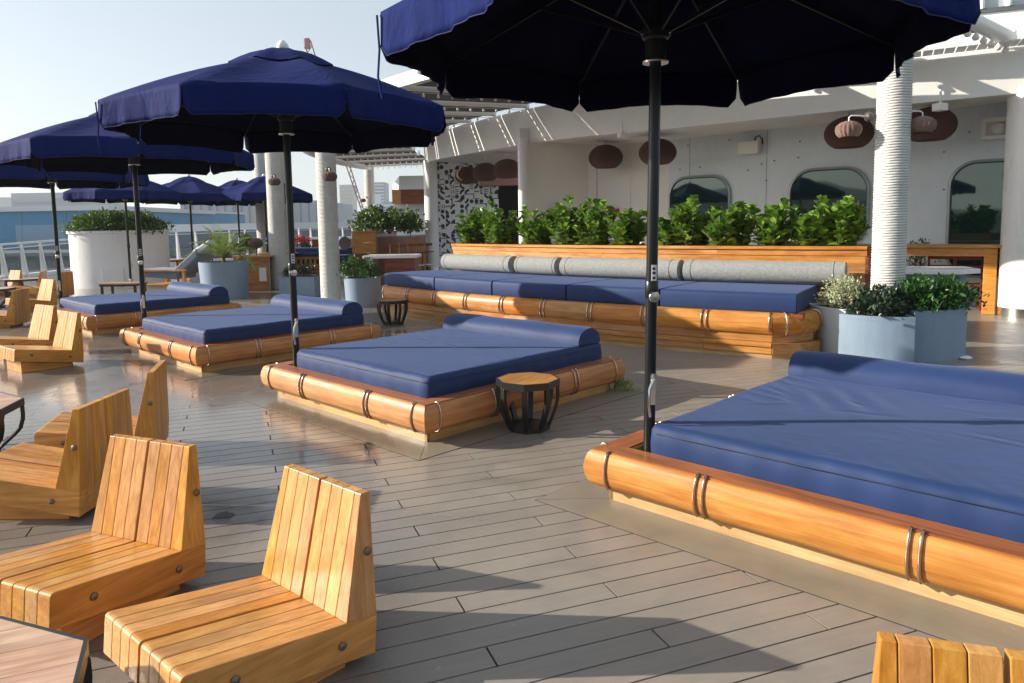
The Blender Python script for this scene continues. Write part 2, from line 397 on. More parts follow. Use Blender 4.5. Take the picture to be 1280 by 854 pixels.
def mattress_mesh(x0, x1, y0, y1, z0, z1, r=.035, seed=1, name='mattress', n=64):
    rg = random.Random(seed); ph = [rg.uniform(0, 6) for _ in range(8)]
    mb = MB(); W = x1 - x0; D = y1 - y0
    folds = []
    for _ in range(11):
        ax, ay = rg.uniform(x0 + .05, x0 + W * .75), rg.uniform(y0 + D * .35, y1 - .4); an = rg.uniform(-.5, .9); ll = rg.uniform(.2, .55)
        folds.append((ax, ay, ax + ll * math.cos(an), ay + ll * math.sin(an), rg.uniform(.002, .006) * rg.choice((1, 1, -1)), rg.uniform(.012, .03)))
    for k_ in range(7):                                          # pull folds along the left edge
        ay = y0 + D * (.45 + .07 * k_); folds.append((x0 - .02, ay, x0 + rg.uniform(.25, .45), ay - rg.uniform(.1, .25), rg.uniform(.004, .008), .016))
    prof = [(0, z0), (.012, z0 + .03), (.016, (z0 + z1) / 2), (.008, z1 - r), (-r * .3, z1 - r * .3), (-r, z1)]
    def loop(inset):
        pts = []
        for (cx, cy, a0) in ((x1, y0, -90), (x1, y1, 0), (x0, y1, 90), (x0, y0, 180)):
            rc = .05; ccx = cx - math.copysign(rc, cx - (x0 + x1) / 2); ccy = cy - math.copysign(rc, cy - (y0 + y1) / 2)
            for k in range(4):
                a = math.radians(a0 + 30 * k); pts.append((ccx + (rc + inset) * math.cos(a), ccy + (rc + inset) * math.sin(a)))
        out = []
        for i in range(len(pts)):
            p, q = pts[i], pts[(i + 1) % len(pts)]; out.append(p)
            if i % 4 == 3:
                for k in range(1, n): out.append((p[0] + (q[0] - p[0]) * k / n, p[1] + (q[1] - p[1]) * k / n))
        return out
    rings = [loop(i) for i, _ in prof]; K = len(rings[0]); vs = []
    for (ins, z), rr in zip(prof, rings):
        for j, (x, y) in enumerate(rr):
            wob = .006 * math.sin(j * .31 + ph[0]) + .004 * math.sin(j * .83 + ph[1]) if ins > -.02 else 0
            cx, cy = (x0 + x1) / 2, (y0 + y1) / 2
            vs.append((x + wob * (1 if x > cx else -1) * .6, y + wob * (1 if y > cy else -1) * .6, z + (.004 * math.sin(j * .17 + ph[2]) if z > z0 + .05 else 0)))
    fs = [(i * K + j, i * K + (j + 1) % K, (i + 1) * K + (j + 1) % K, (i + 1) * K + j) for i in range(len(prof) - 1) for j in range(K)]
    # top: concentric shrink
    last = (len(prof) - 1) * K; cx, cy = (x0 + x1) / 2, (y0 + y1) / 2
    steps = 36
    for s in range(1, steps + 1):
        f = 1 - s / (steps + .0)
        st = len(vs)
        for j in range(K):
            bx, by, bz = vs[last + j] if False else (rings[-1][j][0], rings[-1][j][1], z1)
            x = cx + (bx - cx) * f; y = cy + (by - cy) * f
            h = .010 * (1 - f) + .004 * math.sin(x * 3.1 + ph[3]) * math.sin(y * 2.7 + ph[4])
            dd = (x - x0 - W * .3) * .9 + (y - y0 - D * .55) * .5
            h += .006 * math.exp(-((x - x0 - W * .28) ** 2 + (y - y0 - D * .55) ** 2) / .10) * math.sin(28 * dd + 3 * y)
            for (ax, ay, bx_, by_, amp, wd_) in folds:
                ux, uy = bx_ - ax, by_ - ay; LL = math.hypot(ux, uy); tt_ = ((x - ax) * ux + (y - ay) * uy) / LL / LL; dist = abs((x - ax) * uy - (y - ay) * ux) / LL
                if -.1 < tt_ < 1.1: h += amp * math.exp(-(dist / wd_) ** 2) * max(0, math.sin(PI * min(max(tt_, 0), 1)))
            edge = math.exp(-min(x - x0, y - y0, x1 - x, y1 - y) / .12)
            h += .0035 * edge * math.sin(40 * (x + y) + ph[5])
            vs.append((x, y, z1 + h))
        prev = last if s == 1 else st - K
        for j in range(K): fs.append((prev + j, prev + (j + 1) % K, st + (j + 1) % K, st + j))
    mb.add(vs, fs); return mesh(name, mb, M_MAT, 60)
def bolster_mesh(x0, x1, ycen, zb, rad, hgt, matl, name='bolster', n=14, squash=.0):
    mb = MB(); prof = []
    for k in range(n + 1):
        a = PI * k / n; prof.append((ycen - rad * math.cos(a), zb + .0 + hgt * (math.sin(a) ** .8)))
    seg = 28; vs = []; m_ = len(prof)
    for i in range(seg + 1):
        t = i / seg; e = min(t, 1 - t); sc = 1 - .05 * math.exp(-e * 60)
        x = x0 + (x1 - x0) * t
        for y, z in prof: vs.append((x, ycen + (y - ycen) * sc + .003 * math.sin(x * 9), zb + (z - zb) * sc + .003 * math.sin(x * 7 + y * 30)))
    fs = [(i * m_ + j, (i + 1) * m_ + j, (i + 1) * m_ + (j + 1) % m_, i * m_ + (j + 1) % m_) for i in range(seg) for j in range(m_)]
    fs += [tuple(range(m_)), tuple(seg * m_ + j for j in range(m_ - 1, -1, -1))]
    mb.add(vs, fs); return mesh(name, mb, matl, 50)
MX0, MX1, MY0, MY1, MZ0, MZ1 = -.98, 1.12, -1.11, 1.19, .27, .50
def daybed(label, c_u, c_v, seed):
    t = thing('daybed', label, 'daybed', uv(c_u, c_v), BED - PI, 'square navy daybeds in a row')
    for k in range(4):
        a = k * PI / 2
        link('ledge_board', ledge_me, t, (0, 0, 0), (0, 0, a))
        link('rail', rail_me, t, (0, 0, 0), (0, 0, a))
        mb = MB(); mb.box(-HB, HB, -HB, -HB + .03, 0.0, .16)
        obj('plinth_board', mb, M_PALE, t, rot=(0, 0, a))
        for x in (-1.16, -.555, -.505, .505, .555, 1.16):
            link('strap', strap_me, t, (x * math.cos(a), x * math.sin(a), 0), (0, 0, a))
    mb = MB(); mb.box(-HB + .02, HB - .02, -HB + .02, HB - .02, .19, .268); obj('platform', mb, M_RED, t)
    me = link('mattress', mattress_mesh(MX0, MX1, MY0, MY1, MZ0, MZ1, seed=seed), t)
    mb = MB(); zz = MZ1 - .045; o = .017
    mb.tube([(MX0 + .05, MY0 - o, zz), (0, MY0 - o - .002, zz), (MX1 - .05, MY0 - o, zz), (MX1 - .01, MY0 - .01, zz), (MX1 + o, MY0 + .05, zz), (MX1 + o, 0, zz), (MX1 + o, MY1 - .05, zz)], .0035, 6)
    obj('piping', mb, mat('dark_piping', (.012, .02, .07), .6), me, 60)
    link('bolster', bolster_mesh(MX0 + .01, MX1 - .01, MY1 - .19, MZ1 + .0, .185, .17, M_BOLST), t)
    return t
beds = [daybed('large navy daybed filling the right foreground, cut off by the right edge', 1.412, 4.74, 1),
        daybed('navy daybed in the middle with the wood and black drum stool beside it', 5.615, 4.74, 2),
        daybed('navy daybed second from the left, leaf-shaped chair shadows on its front rail', 9.875, 4.74, 3),
        daybed('leftmost and farthest navy daybed, beside the white oval planter', 14.5, 4.86, 4)]
beds[2]['label'] = 'third navy daybed from the right, behind the wooden backrest tops'
# mitred border boards in the deck around each bed
HO = HB + .317
for (cu, cv) in ((1.425, 4.74), (5.63, 4.74), (9.89, 4.74), (14.5, 4.86)):
    for k in range(4):
        mb = MB(); g = .003
        mb.prism_z([(-HO + g, -HO), (HO - g, -HO), (HB - .02 - g, -HB + .02), (-HB + .02 + g, -HB + .02)], -.010, .0035)
        o = obj('border_board', mb, M_BORD, deck_o, loc=uv(cu, cv), rot=(0, 0, BED - PI + k * PI / 2))
    mb = MB()
    for k in range(4):
        a = BED - PI + k * PI / 2; c0 = uv(cu, cv); ex = Vector((math.cos(a), math.sin(a), 0)); ey = Vector((-math.sin(a), math.cos(a), 0))
        p = [c0 - ex * (HO + .005) - ey * (HO + .005), c0 + ex * (HO + .005) - ey * (HO + .005), c0 + ex * HO - ey * HO, c0 - ex * HO - ey * HO]
        mb.hexa([(q.x, q.y, -.01) for q in p] + [(q.x, q.y, .0018) for q in p])
    obj('caulk_line', mb, M_CAULK, deck_o)

# ------------------------------------------------------------------ umbrellas
def umbrella(label, loc, rot, RR=1.61, zr=2.84, zt=3.40, detail=True, first=False):
    t = thing('parasol', label, 'umbrella', loc, rot, 'navy canvas parasols')
    rg = random.Random(int(abs(loc[0] * 100)))
    mb = MB(); mb.tube([(0, 0, .2), (0, 0, zt + .02)], .034, 20); obj('pole', mb, M_POLE, t, 60)
    mb = MB(); mb.lathe([(.036, .20), (.042, .21), (.042, .30), (.036, .31)], 16); mb.box(-.05, .05, -.06, -.034, .2, .3); mb.box(-.06, .06, -.06, .06, .19, .205); obj('foot_bracket', mb, M_STEEL, t, 40, bevel=.004)
    # latch and crank part way up
    mb = MB(); mb.box(-.015, .015, -.052, -.03, .62, .80); mb.tube([(0, -.055, .78), (-.03, -.07, .72), (-.035, -.07, .62), (-.02, -.06, .55)], .009, 8); mb.lathe([(.0, -.012), (.016, -.012), (.016, .012), (0, .012)], 10, (0, -.06, .80))
    obj('latch', mb, M_STEEL, t, 40)
    mb = MB(); mb.lathe([(.036, 1.26), (.040, 1.265), (.040, 1.36), (.036, 1.365)], 20); c_ = obj('collar', mb, M_POLE, t, 40)
    mb = MB(); mb.lathe([(0, 0), (.03, 0), (.034, .004), (.03, .01), (0, .012)], 20); k_ = obj('crank_socket', mb, M_STEEL, t, 40, loc=(-.0, -.041, 1.27), rot=(PI / 2, 0, 0))
    mb = MB(); mb.add([(.0355 * math.sin(a), -.0355 * math.cos(a), z) for z in (1.32, 1.46) for a in np.linspace(-.5, .5, 6)], [(i, i + 1, i + 7, i + 6) for i in range(5)]); st_ = obj('sticker', mb, mat('sticker_white', (.7, .7, .7), .5), t)
    mb = MB()
    for zz in (1.345, 1.375, 1.405, 1.43): mb.add([(.0362 * math.sin(a), -.0362 * math.cos(a), z) for z in (zz, zz + .014) for a in np.linspace(-.35 + .1 * rg.random(), .15 + .2 * rg.random(), 4)], [(i, i + 1, i + 5, i + 4) for i in range(3)])
    obj('sticker_print', mb, M_BLACK, t)
    # lower hub
    zh = 2.66
    mb = MB(); mb.lathe([(.035, zh - .03), (.075, zh - .03), (.078, zh - .022), (.075, zh - .015), (.04, zh - .012)], 24); obj('collar_ring', mb, M_STEEL, t, 40)
    mb = MB(); mb.lathe([(.04, zh - .012), (.062, zh - .012), (.062, zh + .10), (.078, zh + .11), (.078, zh + .17), (.04, zh + .18)], 24); obj('hub', mb, M_BLACK, t, 40)
    corner = [Vector((RR * math.cos(k * PI / 4), RR * math.sin(k * PI / 4), zr)) for k in range(8)]
    top = Vector((0, 0, zt))
    for k in range(8):
        c = corner[k]; a0 = Vector((math.cos(k * PI / 4) * .07, math.sin(k * PI / 4) * .07, zh + .14)); md = top.lerp(c, .5) - Vector((0, 0, .045))
        mb = MB(); mb.bar(a0, md, .012, .022); obj('strut', mb, M_POLE, t)
        mb = MB(); mb.bar(top - Vector((0, 0, .06)) + a0 * 0, c - Vector((0, 0, .035)), .014, .024); obj('rib', mb, M_POLE, t)
        mb = MB(); mb.box(-.008, .008, -.008, .008, -.01, .012); obj('rivet', mb, M_STEEL, t, loc=a0 + Vector((math.cos(k * PI / 4) * .012, math.sin(k * PI / 4) * .012, 0)))
    # canopy with sagging panels
    NR, NS = 14, 10; vs = [tuple(top)]; K = 8 * NS
    for i in range(1, NR + 1):
        f = i / NR
        for k in range(8):
            for s in range(NS):
                g = s / NS; p = top.lerp(corner[k], f).lerp(top.lerp(corner[(k + 1) % 8], f), g)
                sag = math.sin(PI * g)
                zz = p.z + .055 * math.sin(PI * f) - .07 * sag * f * (1.15 - .9 * f) * 1.6 + .010 * math.sin(9 * g + k * 2 + f * 6) * f * sag
                pull = 1 - .045 * sag * f * f
                if i == NR: zz = p.z - .005 + .028 * sag
                vs.append((p.x * pull, p.y * pull, zz))
    fs = [(0, 1 + j, 1 + (j + 1) % K) for j in range(K)]
    fs += [(1 + (i - 1) * K + j, 1 + i * K + j, 1 + i * K + (j + 1) % K, 1 + (i - 1) * K + (j + 1) % K) for i in range(1, NR) for j in range(K)]
    mb = MB(); mb.add(vs, fs); can = obj('canopy', mb, M_CANVAS, t, 75)
    can.data.materials.append(M_UNDERSHADE); so_ = can.modifiers.new('thick', 'SOLIDIFY'); so_.thickness = .004; so_.offset = -1; so_.material_offset = 1
    rim = vs[1 + (NR - 1) * K:]
    for k in range(8):
        nn = 22; a, b = rim[k * NS], rim[(k + 1) % 8 * NS]; pts = []
        rows = 7; grid = []
        out = Vector((math.cos((k + .5) * PI / 4), math.sin((k + .5) * PI / 4), 0))
        ph = rg.uniform(0, 6)
        for r in range(rows):
            q = r / (rows - 1); row = []
            for i in range(nn + 1):
                g = i / nn; gi = g * NS; i0 = min(int(gi), NS - 1); fr = gi - i0
                A = Vector(rim[(k * NS + i0) % K]); B = Vector(rim[(k * NS + i0 + 1) % K]); p = A.lerp(B, fr)
                e = min(g, 1 - g); dep = .245
                rc = min(1, e / .05); full = dep * (.72 + .28 * math.sqrt(max(0, 1 - (1 - rc) ** 2)))
                gg = (g - .5) * (1 - .010 * q * q) + .5
                p = A.lerp(B, fr) + (Vector(b) - Vector(a)) * (gg - g)
                flut = (.010 * math.sin(g * 38 + ph) + .012 * math.sin(g * 17 + ph * 2)) * q + .03 * q * math.sin(PI * g) * math.sin(ph)
                row.append(p + out * (flut + .012 * q) + Vector((0, 0, -full * q)))
            grid.append(row)
        vs2 = [tuple(v) for row in grid for v in row]; w_ = nn + 1
        fs2 = [(r * w_ + i, (r + 1) * w_ + i, (r + 1) * w_ + i + 1, r * w_ + i + 1) for r in range(rows - 1) for i in range(nn)]
        mb = MB(); mb.add(vs2, fs2); vo = obj('valance', mb, M_CANVAS, t, 80, fix=False)
        vo.data.materials.append(M_UNDERSHADE); mo = vo.modifiers.new('thick', 'SOLIDIFY'); mo.thickness = .003; mo.offset = -1; mo.material_offset = 1
        # hem cord
        if detail:
            mb = MB(); mb.tube([tuple(v + out * .002) for v in grid[-1]], .0025, 5); obj('hem', mb, mat('hem_thread', (.02, .026, .12), .8), vo, 60)
            if k == 4:
                mb = MB(); c = Vector(a) + out * .02; pts = [(c.x, c.y, c.z - .02), (c.x + .01, c.y, c.z - .2), (c.x + .0, c.y + .01, c.z - .34), (c.x + .02, c.y + .0, c.z - .46)]
                mb.tube(pts, .006, 4); obj('tie_strap', mb, M_CANVAS, t)
    # wind cap
    vs = [(0, 0, zt + .055)]; NC = 5
    for i in range(1, NC + 1):
        f = i / NC
        for k in range(8):
            for s in range(4):
                g = s / 4; p = Vector((math.cos(k * PI / 4), math.sin(k * PI / 4), 0)).lerp(Vector((math.cos((k + 1) * PI / 4), math.sin((k + 1) * PI / 4), 0)), g) * .52 * f
                vs.append((p.x, p.y, zt + .055 - (.52 * f) * .34 + .04 * math.sin(PI * f) - .03 * math.sin(PI * g) * f))
    fs = [(0, 1 + j, 1 + (j + 1) % 32) for j in range(32)] + [(1 + (i - 1) * 32 + j, 1 + i * 32 + j, 1 + i * 32 + (j + 1) % 32, 1 + (i - 1) * 32 + (j + 1) % 32) for i in range(1, NC) for j in range(32)]
    mb = MB(); mb.add(vs, fs); obj('wind_cap', mb, M_CANVAS, t, 75)
    mb = MB(); mb.lathe([(.02, 0), (.055, .005), (.06, .03), (.045, .06), (.02, .085), (0, .095)], 16, (0, 0, zt + .05)); obj('finial', mb, M_WHITE, t, 60)
    return t
r11 = math.radians(11); r34 = math.radians(34)
umbrella('largest navy parasol over the foreground daybed, cut off by the top edge', uv(2.42, 3.655), r11, RR=1.57).rotation_euler[1] = .014
umbrella('navy parasol on a dark pole at the middle daybed, its whole canopy in view', uv(6.64, 3.66), r34)
umbrella('navy parasol behind the middle one, over the second daybed from the left', uv(10.93, 3.68), math.radians(30))
pA = floor_pt(68, 385)
umbrella('navy parasol at the far left, its canopy cut off by the left edge', uv(15.62, 3.8), math.radians(30))
for (px, Y, lab) in ((162, 21.5, 'small far navy parasol leftmost, rising behind the white oval planter'),
                     (242, 23.5, 'far navy parasol behind the recliner, between two other small parasols'),
                     (301, 25.5, 'far navy parasol just left of the rope-wrapped columns'),
                     (335, 24.0, 'far navy parasol half hidden behind the rope-wrapped columns')):
    p = depth_pt(px, 330, Y); umbrella(lab, (p.x, p.y, 0), math.radians(20 + px), detail=False)

# ------------------------------------------------------------------ slatted lounge chairs
CW, NSL = .612, 8
FT, JN, TF, TR, KK, RB, FB = (0, .312), (.624, .212), (.737, .675), (.779, .675), (.767, .183), (.754, .035), (-.015, .162)
sw = (CW - .012) / NSL
def roundc(a, b, c, r=.022, n=4):
    a, b, c = Vector(a), Vector(b), Vector(c); p = b + (a - b).normalized() * r; q = b + (c - b).normalized() * r
    return [tuple(p.lerp(b, t).lerp(b.lerp(q, t), t)) for t in [i / n for i in range(n + 1)]]
seat_poly = roundc(FB, FT, JN) + [JN, KK, RB] + [FB]
seat_mb = MB(); seat_mb.prism_y(seat_poly, .0012, sw - .0012); seat_me = mesh('seat_slat', seat_mb, M_CHAIR)
TAP = .036
def back_mb(tl, tr):                                              # local x runs up the board; outer boards taper to the top
    mb = MB(); y0, y1 = .0012, sw - .0012; vs = []
    for y, tp in ((y0, tl), (y1, -tr)):
        for (sx, z) in (JN, TF, TR, KK):
            vs.append((z, y + tp * max(0, (z - JN[1]) / (TF[1] - JN[1])), -sx))
    return mb.add(vs, [(0, 1, 2, 3), (7, 6, 5, 4), (0, 4, 5, 1), (1, 5, 6, 2), (2, 6, 7, 3), (3, 7, 4, 0)])
back_me = mesh('back_slat', back_mb(0, 0), M_CHAIR); back_r = mesh('back_slat', back_mb(TAP, 0), M_CHAIR); back_l = mesh('back_slat', back_mb(0, TAP), M_CHAIR)
bl_mb = MB(); bl_mb.lathe([(0, 0), (.015, 0), (.017, .003), (.017, .007), (.012, .011), (0, .012)], 14); bolt_me = mesh('bolt', bl_mb, M_DULL, 40)
def chair(label, x, y, th):
    t = thing('lounge_chair', label, 'chair', (x, y, 0), th, 'low slatted teak lounge chairs')
    for i in range(NSL):
        yy = i * sw + (.012 if i >= 4 else 0)
        for nm, me, rt in (('seat_slat', seat_me, 0), ('back_slat', back_r if i == 0 else back_l if i == NSL - 1 else back_me, -PI / 2)):
            o = link(nm, me, t, (0, yy, 0), (0, rt, 0)); b = o.modifiers.new('bevel', 'BEVEL'); b.width = .0028; b.segments = 2; b.limit_method = 'ANGLE'
    for k in range(8):
        mb = MB(); yy = .06 + k * .0615
        top0, top1 = .162 - .012 - .127 * (.073) / .77, .162 - .012 - .127 * (.654) / .77
        mb.prism_y([(.073, 0), (.654, 0), (.654, top1), (.073, top0)], yy + .001, yy + .0605)
        obj('base_block', mb, M_CHAIR, t, bevel=.003)
    for (s, z) in ((.175, .215), (.60, .135), (.745, .45)):
        q = TAP * max(0, (z - JN[1]) / (TF[1] - JN[1])); tl = math.atan2(TAP, TF[1] - JN[1]) if z > .3 else 0
        link('bolt', bolt_me, t, (s, 0.0012 + q, z), (PI / 2 - tl, 0, 0)); link('bolt', bolt_me, t, (s, CW - .0012 - q, z), (-PI / 2 + tl, 0, 0))
    return t
chair('slatted chair nearest the camera, at the bottom centre facing left', -1.053, 2.136, .856)
chair('slatted chair at the lower left beside the wooden tabletop corner', -1.803, 2.677, 1.171)
chair('slatted chair seen from behind, its back panel turned to the right', -3.317, 4.124, -.021)
chair('chair behind the left chairs, only its tall narrow back end showing by the open deck', -3.371, 4.971, math.radians(16.5))
chair('slatted chair cut off by the bottom edge, in front of the largest daybed', 1.227, .814, math.radians(73))
chair('front one of two chairs at the left edge near the second daybed', -6.01, 8.63, math.radians(52))
chair('pale-lit chair right behind another one at the left edge', -6.85, 9.53, math.radians(57))
chair('chair turned away at the left edge, beside the dark round table', -9.82, 12.96, math.radians(10))
chair('chair behind the leftmost parasol pole, its sunlit back facing the camera', -10.55, 15.4, math.radians(57))
chair('small far chair turned left, against the white oval planter', -12.6, 18.9, math.radians(0))
chair('far chair back left of the leftmost parasol pole, near the railing', -14.1, 19.6, math.radians(60))
chair('far chair back just right of the leftmost parasol pole, near the railing', -13.4, 19.2, math.radians(20))
chair('far orange-lit chair behind the recliner, left one of the far pair', -12.6, 26.2, math.radians(200))
chair('far orange-lit chair behind the recliner, right one of the far pair', -11.6, 27.2, math.radians(150))

# ------------------------------------------------------------------ drum stools and low tables
def octa(r, rot=PI / 8, n=8): return [(r * math.cos(rot + 2 * PI * k / n), r * math.sin(rot + 2 * PI * k / n)) for k in range(n)]
def drum(name, label, cat, loc, rz, R=.27, h=.43, rb=.17, tops=2, group=None, top=None):
    t = thing(name, label, cat, loc, rz, group)
    P8 = octa(R - .012)
    # wooden top boards, cut out of the octagon in strips
    n = tops; ys = [-R + 2 * R * i / n for i in range(n + 1)]
    def clip(poly, y, keep_above):
        out = []
        for i in range(len(poly)):
            a, b = poly[i], poly[(i + 1) % len(poly)]; ia = (a[1] >= y) == keep_above; ib = (b[1] >= y) == keep_above
            if ia: out.append(a)
            if ia != ib:
                f = (y - a[1]) / (b[1] - a[1]); out.append((a[0] + (b[0] - a[0]) * f, y))
        return out
    for i in range(n):
        q = clip(clip(P8, ys[i] + .0015, True), ys[i + 1] - .0015, False)
        if len(q) > 2:
            mb = MB(); mb.prism_z(q, h - .012, h); obj('top_board', mb, top or M_STEP, t)
    mb = MB(); o, i_ = octa(R), octa(R - .014)
    for k in range(8):
        a, b, c, d = o[k], o[(k + 1) % 8], i_[(k + 1) % 8], i_[k]
        mb.hexa([(*a, h - .055), (*b, h - .055), (*c, h - .055), (*d, h - .055), (*a, h + .002), (*b, h + .002), (*c, h + .002), (*d, h + .002)])
    obj('rim', mb, M_BLACK, t)
    mb = MB(); mb.prism_z(octa(R - .02), h - .03, h - .0135); obj('under_panel', mb, M_BLACK, t)
    for k in range(8):
        a = PI / 8 + k * PI / 4; prof = [(R - .004, h - .05), (R - .002, h * .62), (R - .03, h * .38), (rb + .012, .02)]
        mb = MB(); ca, sa = math.cos(a), math.sin(a)
        pts = []
        for j in range(9):
            f = j / 8 * (len(prof) - 1); i0 = min(int(f), len(prof) - 2); fr = f - i0
            r = prof[i0][0] * (1 - fr) + prof[i0 + 1][0] * fr; z = prof[i0][1] * (1 - fr) + prof[i0 + 1][1] * fr; pts.append((r, z))
        vs = []; wd = .02 + .03 * (R - .2)
        for r, z in pts:
            for dr, dt in ((0, -wd), (0, wd), (-.03, wd), (-.03, -wd)): vs.append(((r + dr) * ca - dt * sa, (r + dr) * sa + dt * ca, z))
        fs = [(4 * i + j, 4 * i + (j + 1) % 4, 4 * i + 4 + (j + 1) % 4, 4 * i + 4 + j) for i in range(8) for j in range(4)] + [(3, 2, 1, 0), (32, 33, 34, 35)]
        mb.add(vs, fs); obj('leg', mb, M_BLACK, t, bevel=.003)
    mb = MB(); mb.prism_z(octa(rb + .012), 0, .045); obj('base', mb, M_BLACK, t, bevel=.004)
    return t
drum('drum_stool', 'small octagonal drum stool with split wooden top beside the middle daybed', 'stool', (.12, 5.965, 0), BED + PI / 2 + .25)
s2 = floor_pt(490, 406); drum('drum_stool', 'dark barrel-ribbed stool at the left end of the long curved bench', 'stool', (s2.x, s2.y + .1, 0), .3, .28, .43, .18)
drum('low_table', 'octagonal planked tabletop in the bottom left corner of the picture', 'table', (-1.80, 1.88, 0), math.radians(24), .55, .36, .35, 7, None, M_TOP)
drum('low_table', 'octagonal table with bowed black legs cut off by the left edge', 'table', (-4.32, 5.36, 0), math.radians(12), .52, .40, .33, 7, None, M_TOP)
p = floor_pt(2, 357, .43); drum('low_table', 'dark round-looking table beside the turned-away chair at the left edge', 'table', (p.x * .93 - .4, p.y * .93, 0), .2, .6, .45, .35, 7, None, M_TOP)
drum('low_table', 'far low table between the two chair backs near the railing', 'table', (-13.7, 20.2, 0), .2, .55, .45, .35, 7, None, M_TOP)
def long_table(label, x0, y0, rz, Lx, Ly, h, matt=M_TOP, legs=M_BLACK):
    t = thing('side_table', label, 'table', (x0, y0, 0), rz)
    for i in range(6):
        mb = MB(); mb.box(-Lx / 2, Lx / 2, -Ly / 2 + Ly * i / 6 + .002, -Ly / 2 + Ly * (i + 1) / 6 - .002, h - .03, h); obj('top_board', mb, matt, t)
    mb = MB(); mb.box(-Lx / 2 + .02, Lx / 2 - .02, -Ly / 2 + .02, Ly / 2 - .02, h - .08, h - .032); obj('apron', mb, legs, t)
    for sx in (-1, 1):
        for sy in (-1, 1):
            mb = MB(); mb.box(sx * (Lx / 2 - .06) - .025, sx * (Lx / 2 - .06) + .025, sy * (Ly / 2 - .06) - .025, sy * (Ly / 2 - .06) + .025, 0, h - .08); obj('leg', mb, legs, t)
    return t
long_table('low table with a pale top between the white oval planter and the daybed', -9.85, 18.3, .0, .95, .6, .43)
# PART3
# ------------------------------------------------------------------ long curved bench
RB_ = 22.66
PH0 = phi_of((3.236, 8.925)); NB = 9; DPH = .866 / RB_            # right end; going left = phi decreases
def arc_path(R, p0, p1, n=8): return [(CC.x + R * math.cos(p0 + (p1 - p0) * i / n), CC.y + R * math.sin(p0 + (p1 - p0) * i / n)) for i in range(n + 1)]
sgn = -1 if True else 1
PHL = PH0 + sgn * NB * DPH
bench = thing('curved_bench', 'long curved timber bench with five navy seat cushions under the planting box', 'bench', (0, 0, 0))
def arc_obj(name, prof, R, p0, p1, matl, parent, n=8, smooth=None, bevel=0, label=None, kind=None, flip=True):
    # prof (out, z): out positive = towards the viewer (larger radius)
    path = arc_path(R, p0, p1, n); mb = MB(); vs = []; k = len(prof)
    for (x, y) in path:
        d = Vector((x - CC.x, y - CC.y)).normalized()
        for o, z in prof: vs.append((x + d.x * o, y + d.y * o, z))
    fs = [(i * k + j, (i + 1) * k + j, (i + 1) * k + (j + 1) % k, i * k + (j + 1) % k) for i in range(n) for j in range(k)]
    fs += [tuple(range(k)), tuple(n * k + j for j in range(k - 1, -1, -1))]
    # local origin in the middle of the piece, x along it
    pm_ = (p0 + p1) / 2; o0 = ring(R, pm_); ang = pm_ + PI / 2
    c, s_ = math.cos(-ang), math.sin(-ang)
    vs = [((x - o0.x) * c - (y - o0.y) * s_, (x - o0.x) * s_ + (y - o0.y) * c, z) for x, y, z in vs]
    mb.add(vs, fs); return obj(name, mb, matl, parent, smooth, loc=(o0.x, o0.y, 0), rot=(0, 0, ang), bevel=bevel, label=label, kind=kind)
LOGP = [(-.14, .31), (-.03, .31), (-.005, .34), (.008, .39), (.010, .44), (.0, .50), (-.025, .545), (-.06, .565), (-.16, .57), (-.17, .56), (-.17, .33)]
for k in range(NB):
    a, b = PH0 + sgn * k * DPH, PH0 + sgn * (k + 1) * DPH
    arc_obj('rail', LOGP, RB_, a, b, M_LOG, bench, 4, 50)
    for q in ((.035, -.035) if k else (.035,)):
        ph = a + sgn * q / RB_ * (1 if True else 1); pts = [ring(RB_ + o + .008, ph, z) for o, z in [(-.03, .30), (-.0, .335), (.010, .39), (.012, .44), (.002, .505), (-.022, .552), (-.06, .575), (-.1, .578)]]
        mb = MB(); mb.tube(pts, .0085, 6); obj('strap', mb, M_BRONZE, bench, 60)
    for nm, prof, mt in (('riser_board', [(-.10, .205), (-.06, .205), (-.06, .305), (-.10, .305)], M_STEP), ('step_board', [(-.5, .15), (.02, .15), (.02, .20), (-.5, .20)], M_STEP),
                         ('riser_board', [(-.04, .06), (.0, .06), (.0, .148), (-.04, .148)], M_STEP), ('plinth_board', [(-.06, 0), (-.02, 0), (-.02, .057), (-.06, .057)], M_PALE)):
        g = .0015 / RB_
        arc_obj(nm, prof, RB_, a + sgn * g, b - sgn * g, mt, bench, 3)
ang_end = PH0 + PI / 2
# right end: chamfered return of the rail and steps
def ret(parent, ph, side, name, prof, mt, smooth=None, R=RB_):
    d = Vector((math.cos(ph), math.sin(ph))); tan = Vector((-d.y, d.x)) * side; p0 = Vector((ring(R, ph).x, ring(R, ph).y)) 
    path = [p0 + tan * .01, p0 + tan * .30 - d * .14, p0 + tan * .46 - d * .45, p0 + tan * .46 - d * 1.35]
    if side < 0: path = path[::-1]
    for i in range(3):
        mb = MB(); q = path[i:i + 2]
        # mitre with neighbours
        full = path; vs = []; k = len(prof)
        def at(i_):
            P_ = [Vector(x) for x in full]; d0 = (P_[i_] - P_[i_ - 1]).normalized() if i_ else None; d1 = (P_[i_ + 1] - P_[i_]).normalized() if i_ < 3 else None
            d0 = d0 or d1; d1 = d1 or d0; n0 = Vector((d0.y, -d0.x)); n1 = Vector((d1.y, -d1.x)); mv = n0 + n1; return P_[i_], mv / mv.length_squared * 2
        for j in (i, i + 1):
            pp, mv = at(j)
            for o, z in prof: vs.append((pp.x + mv.x * o * OUTS, pp.y + mv.y * o * OUTS, z))
        mb.add(vs, [(j, k + j, k + (j + 1) % k, (j + 1) % k) for j in range(k)] + [tuple(range(k)), tuple(range(2 * k - 1, k - 1, -1))])
        obj(name, mb, mt, parent, smooth)
OUTS = 1
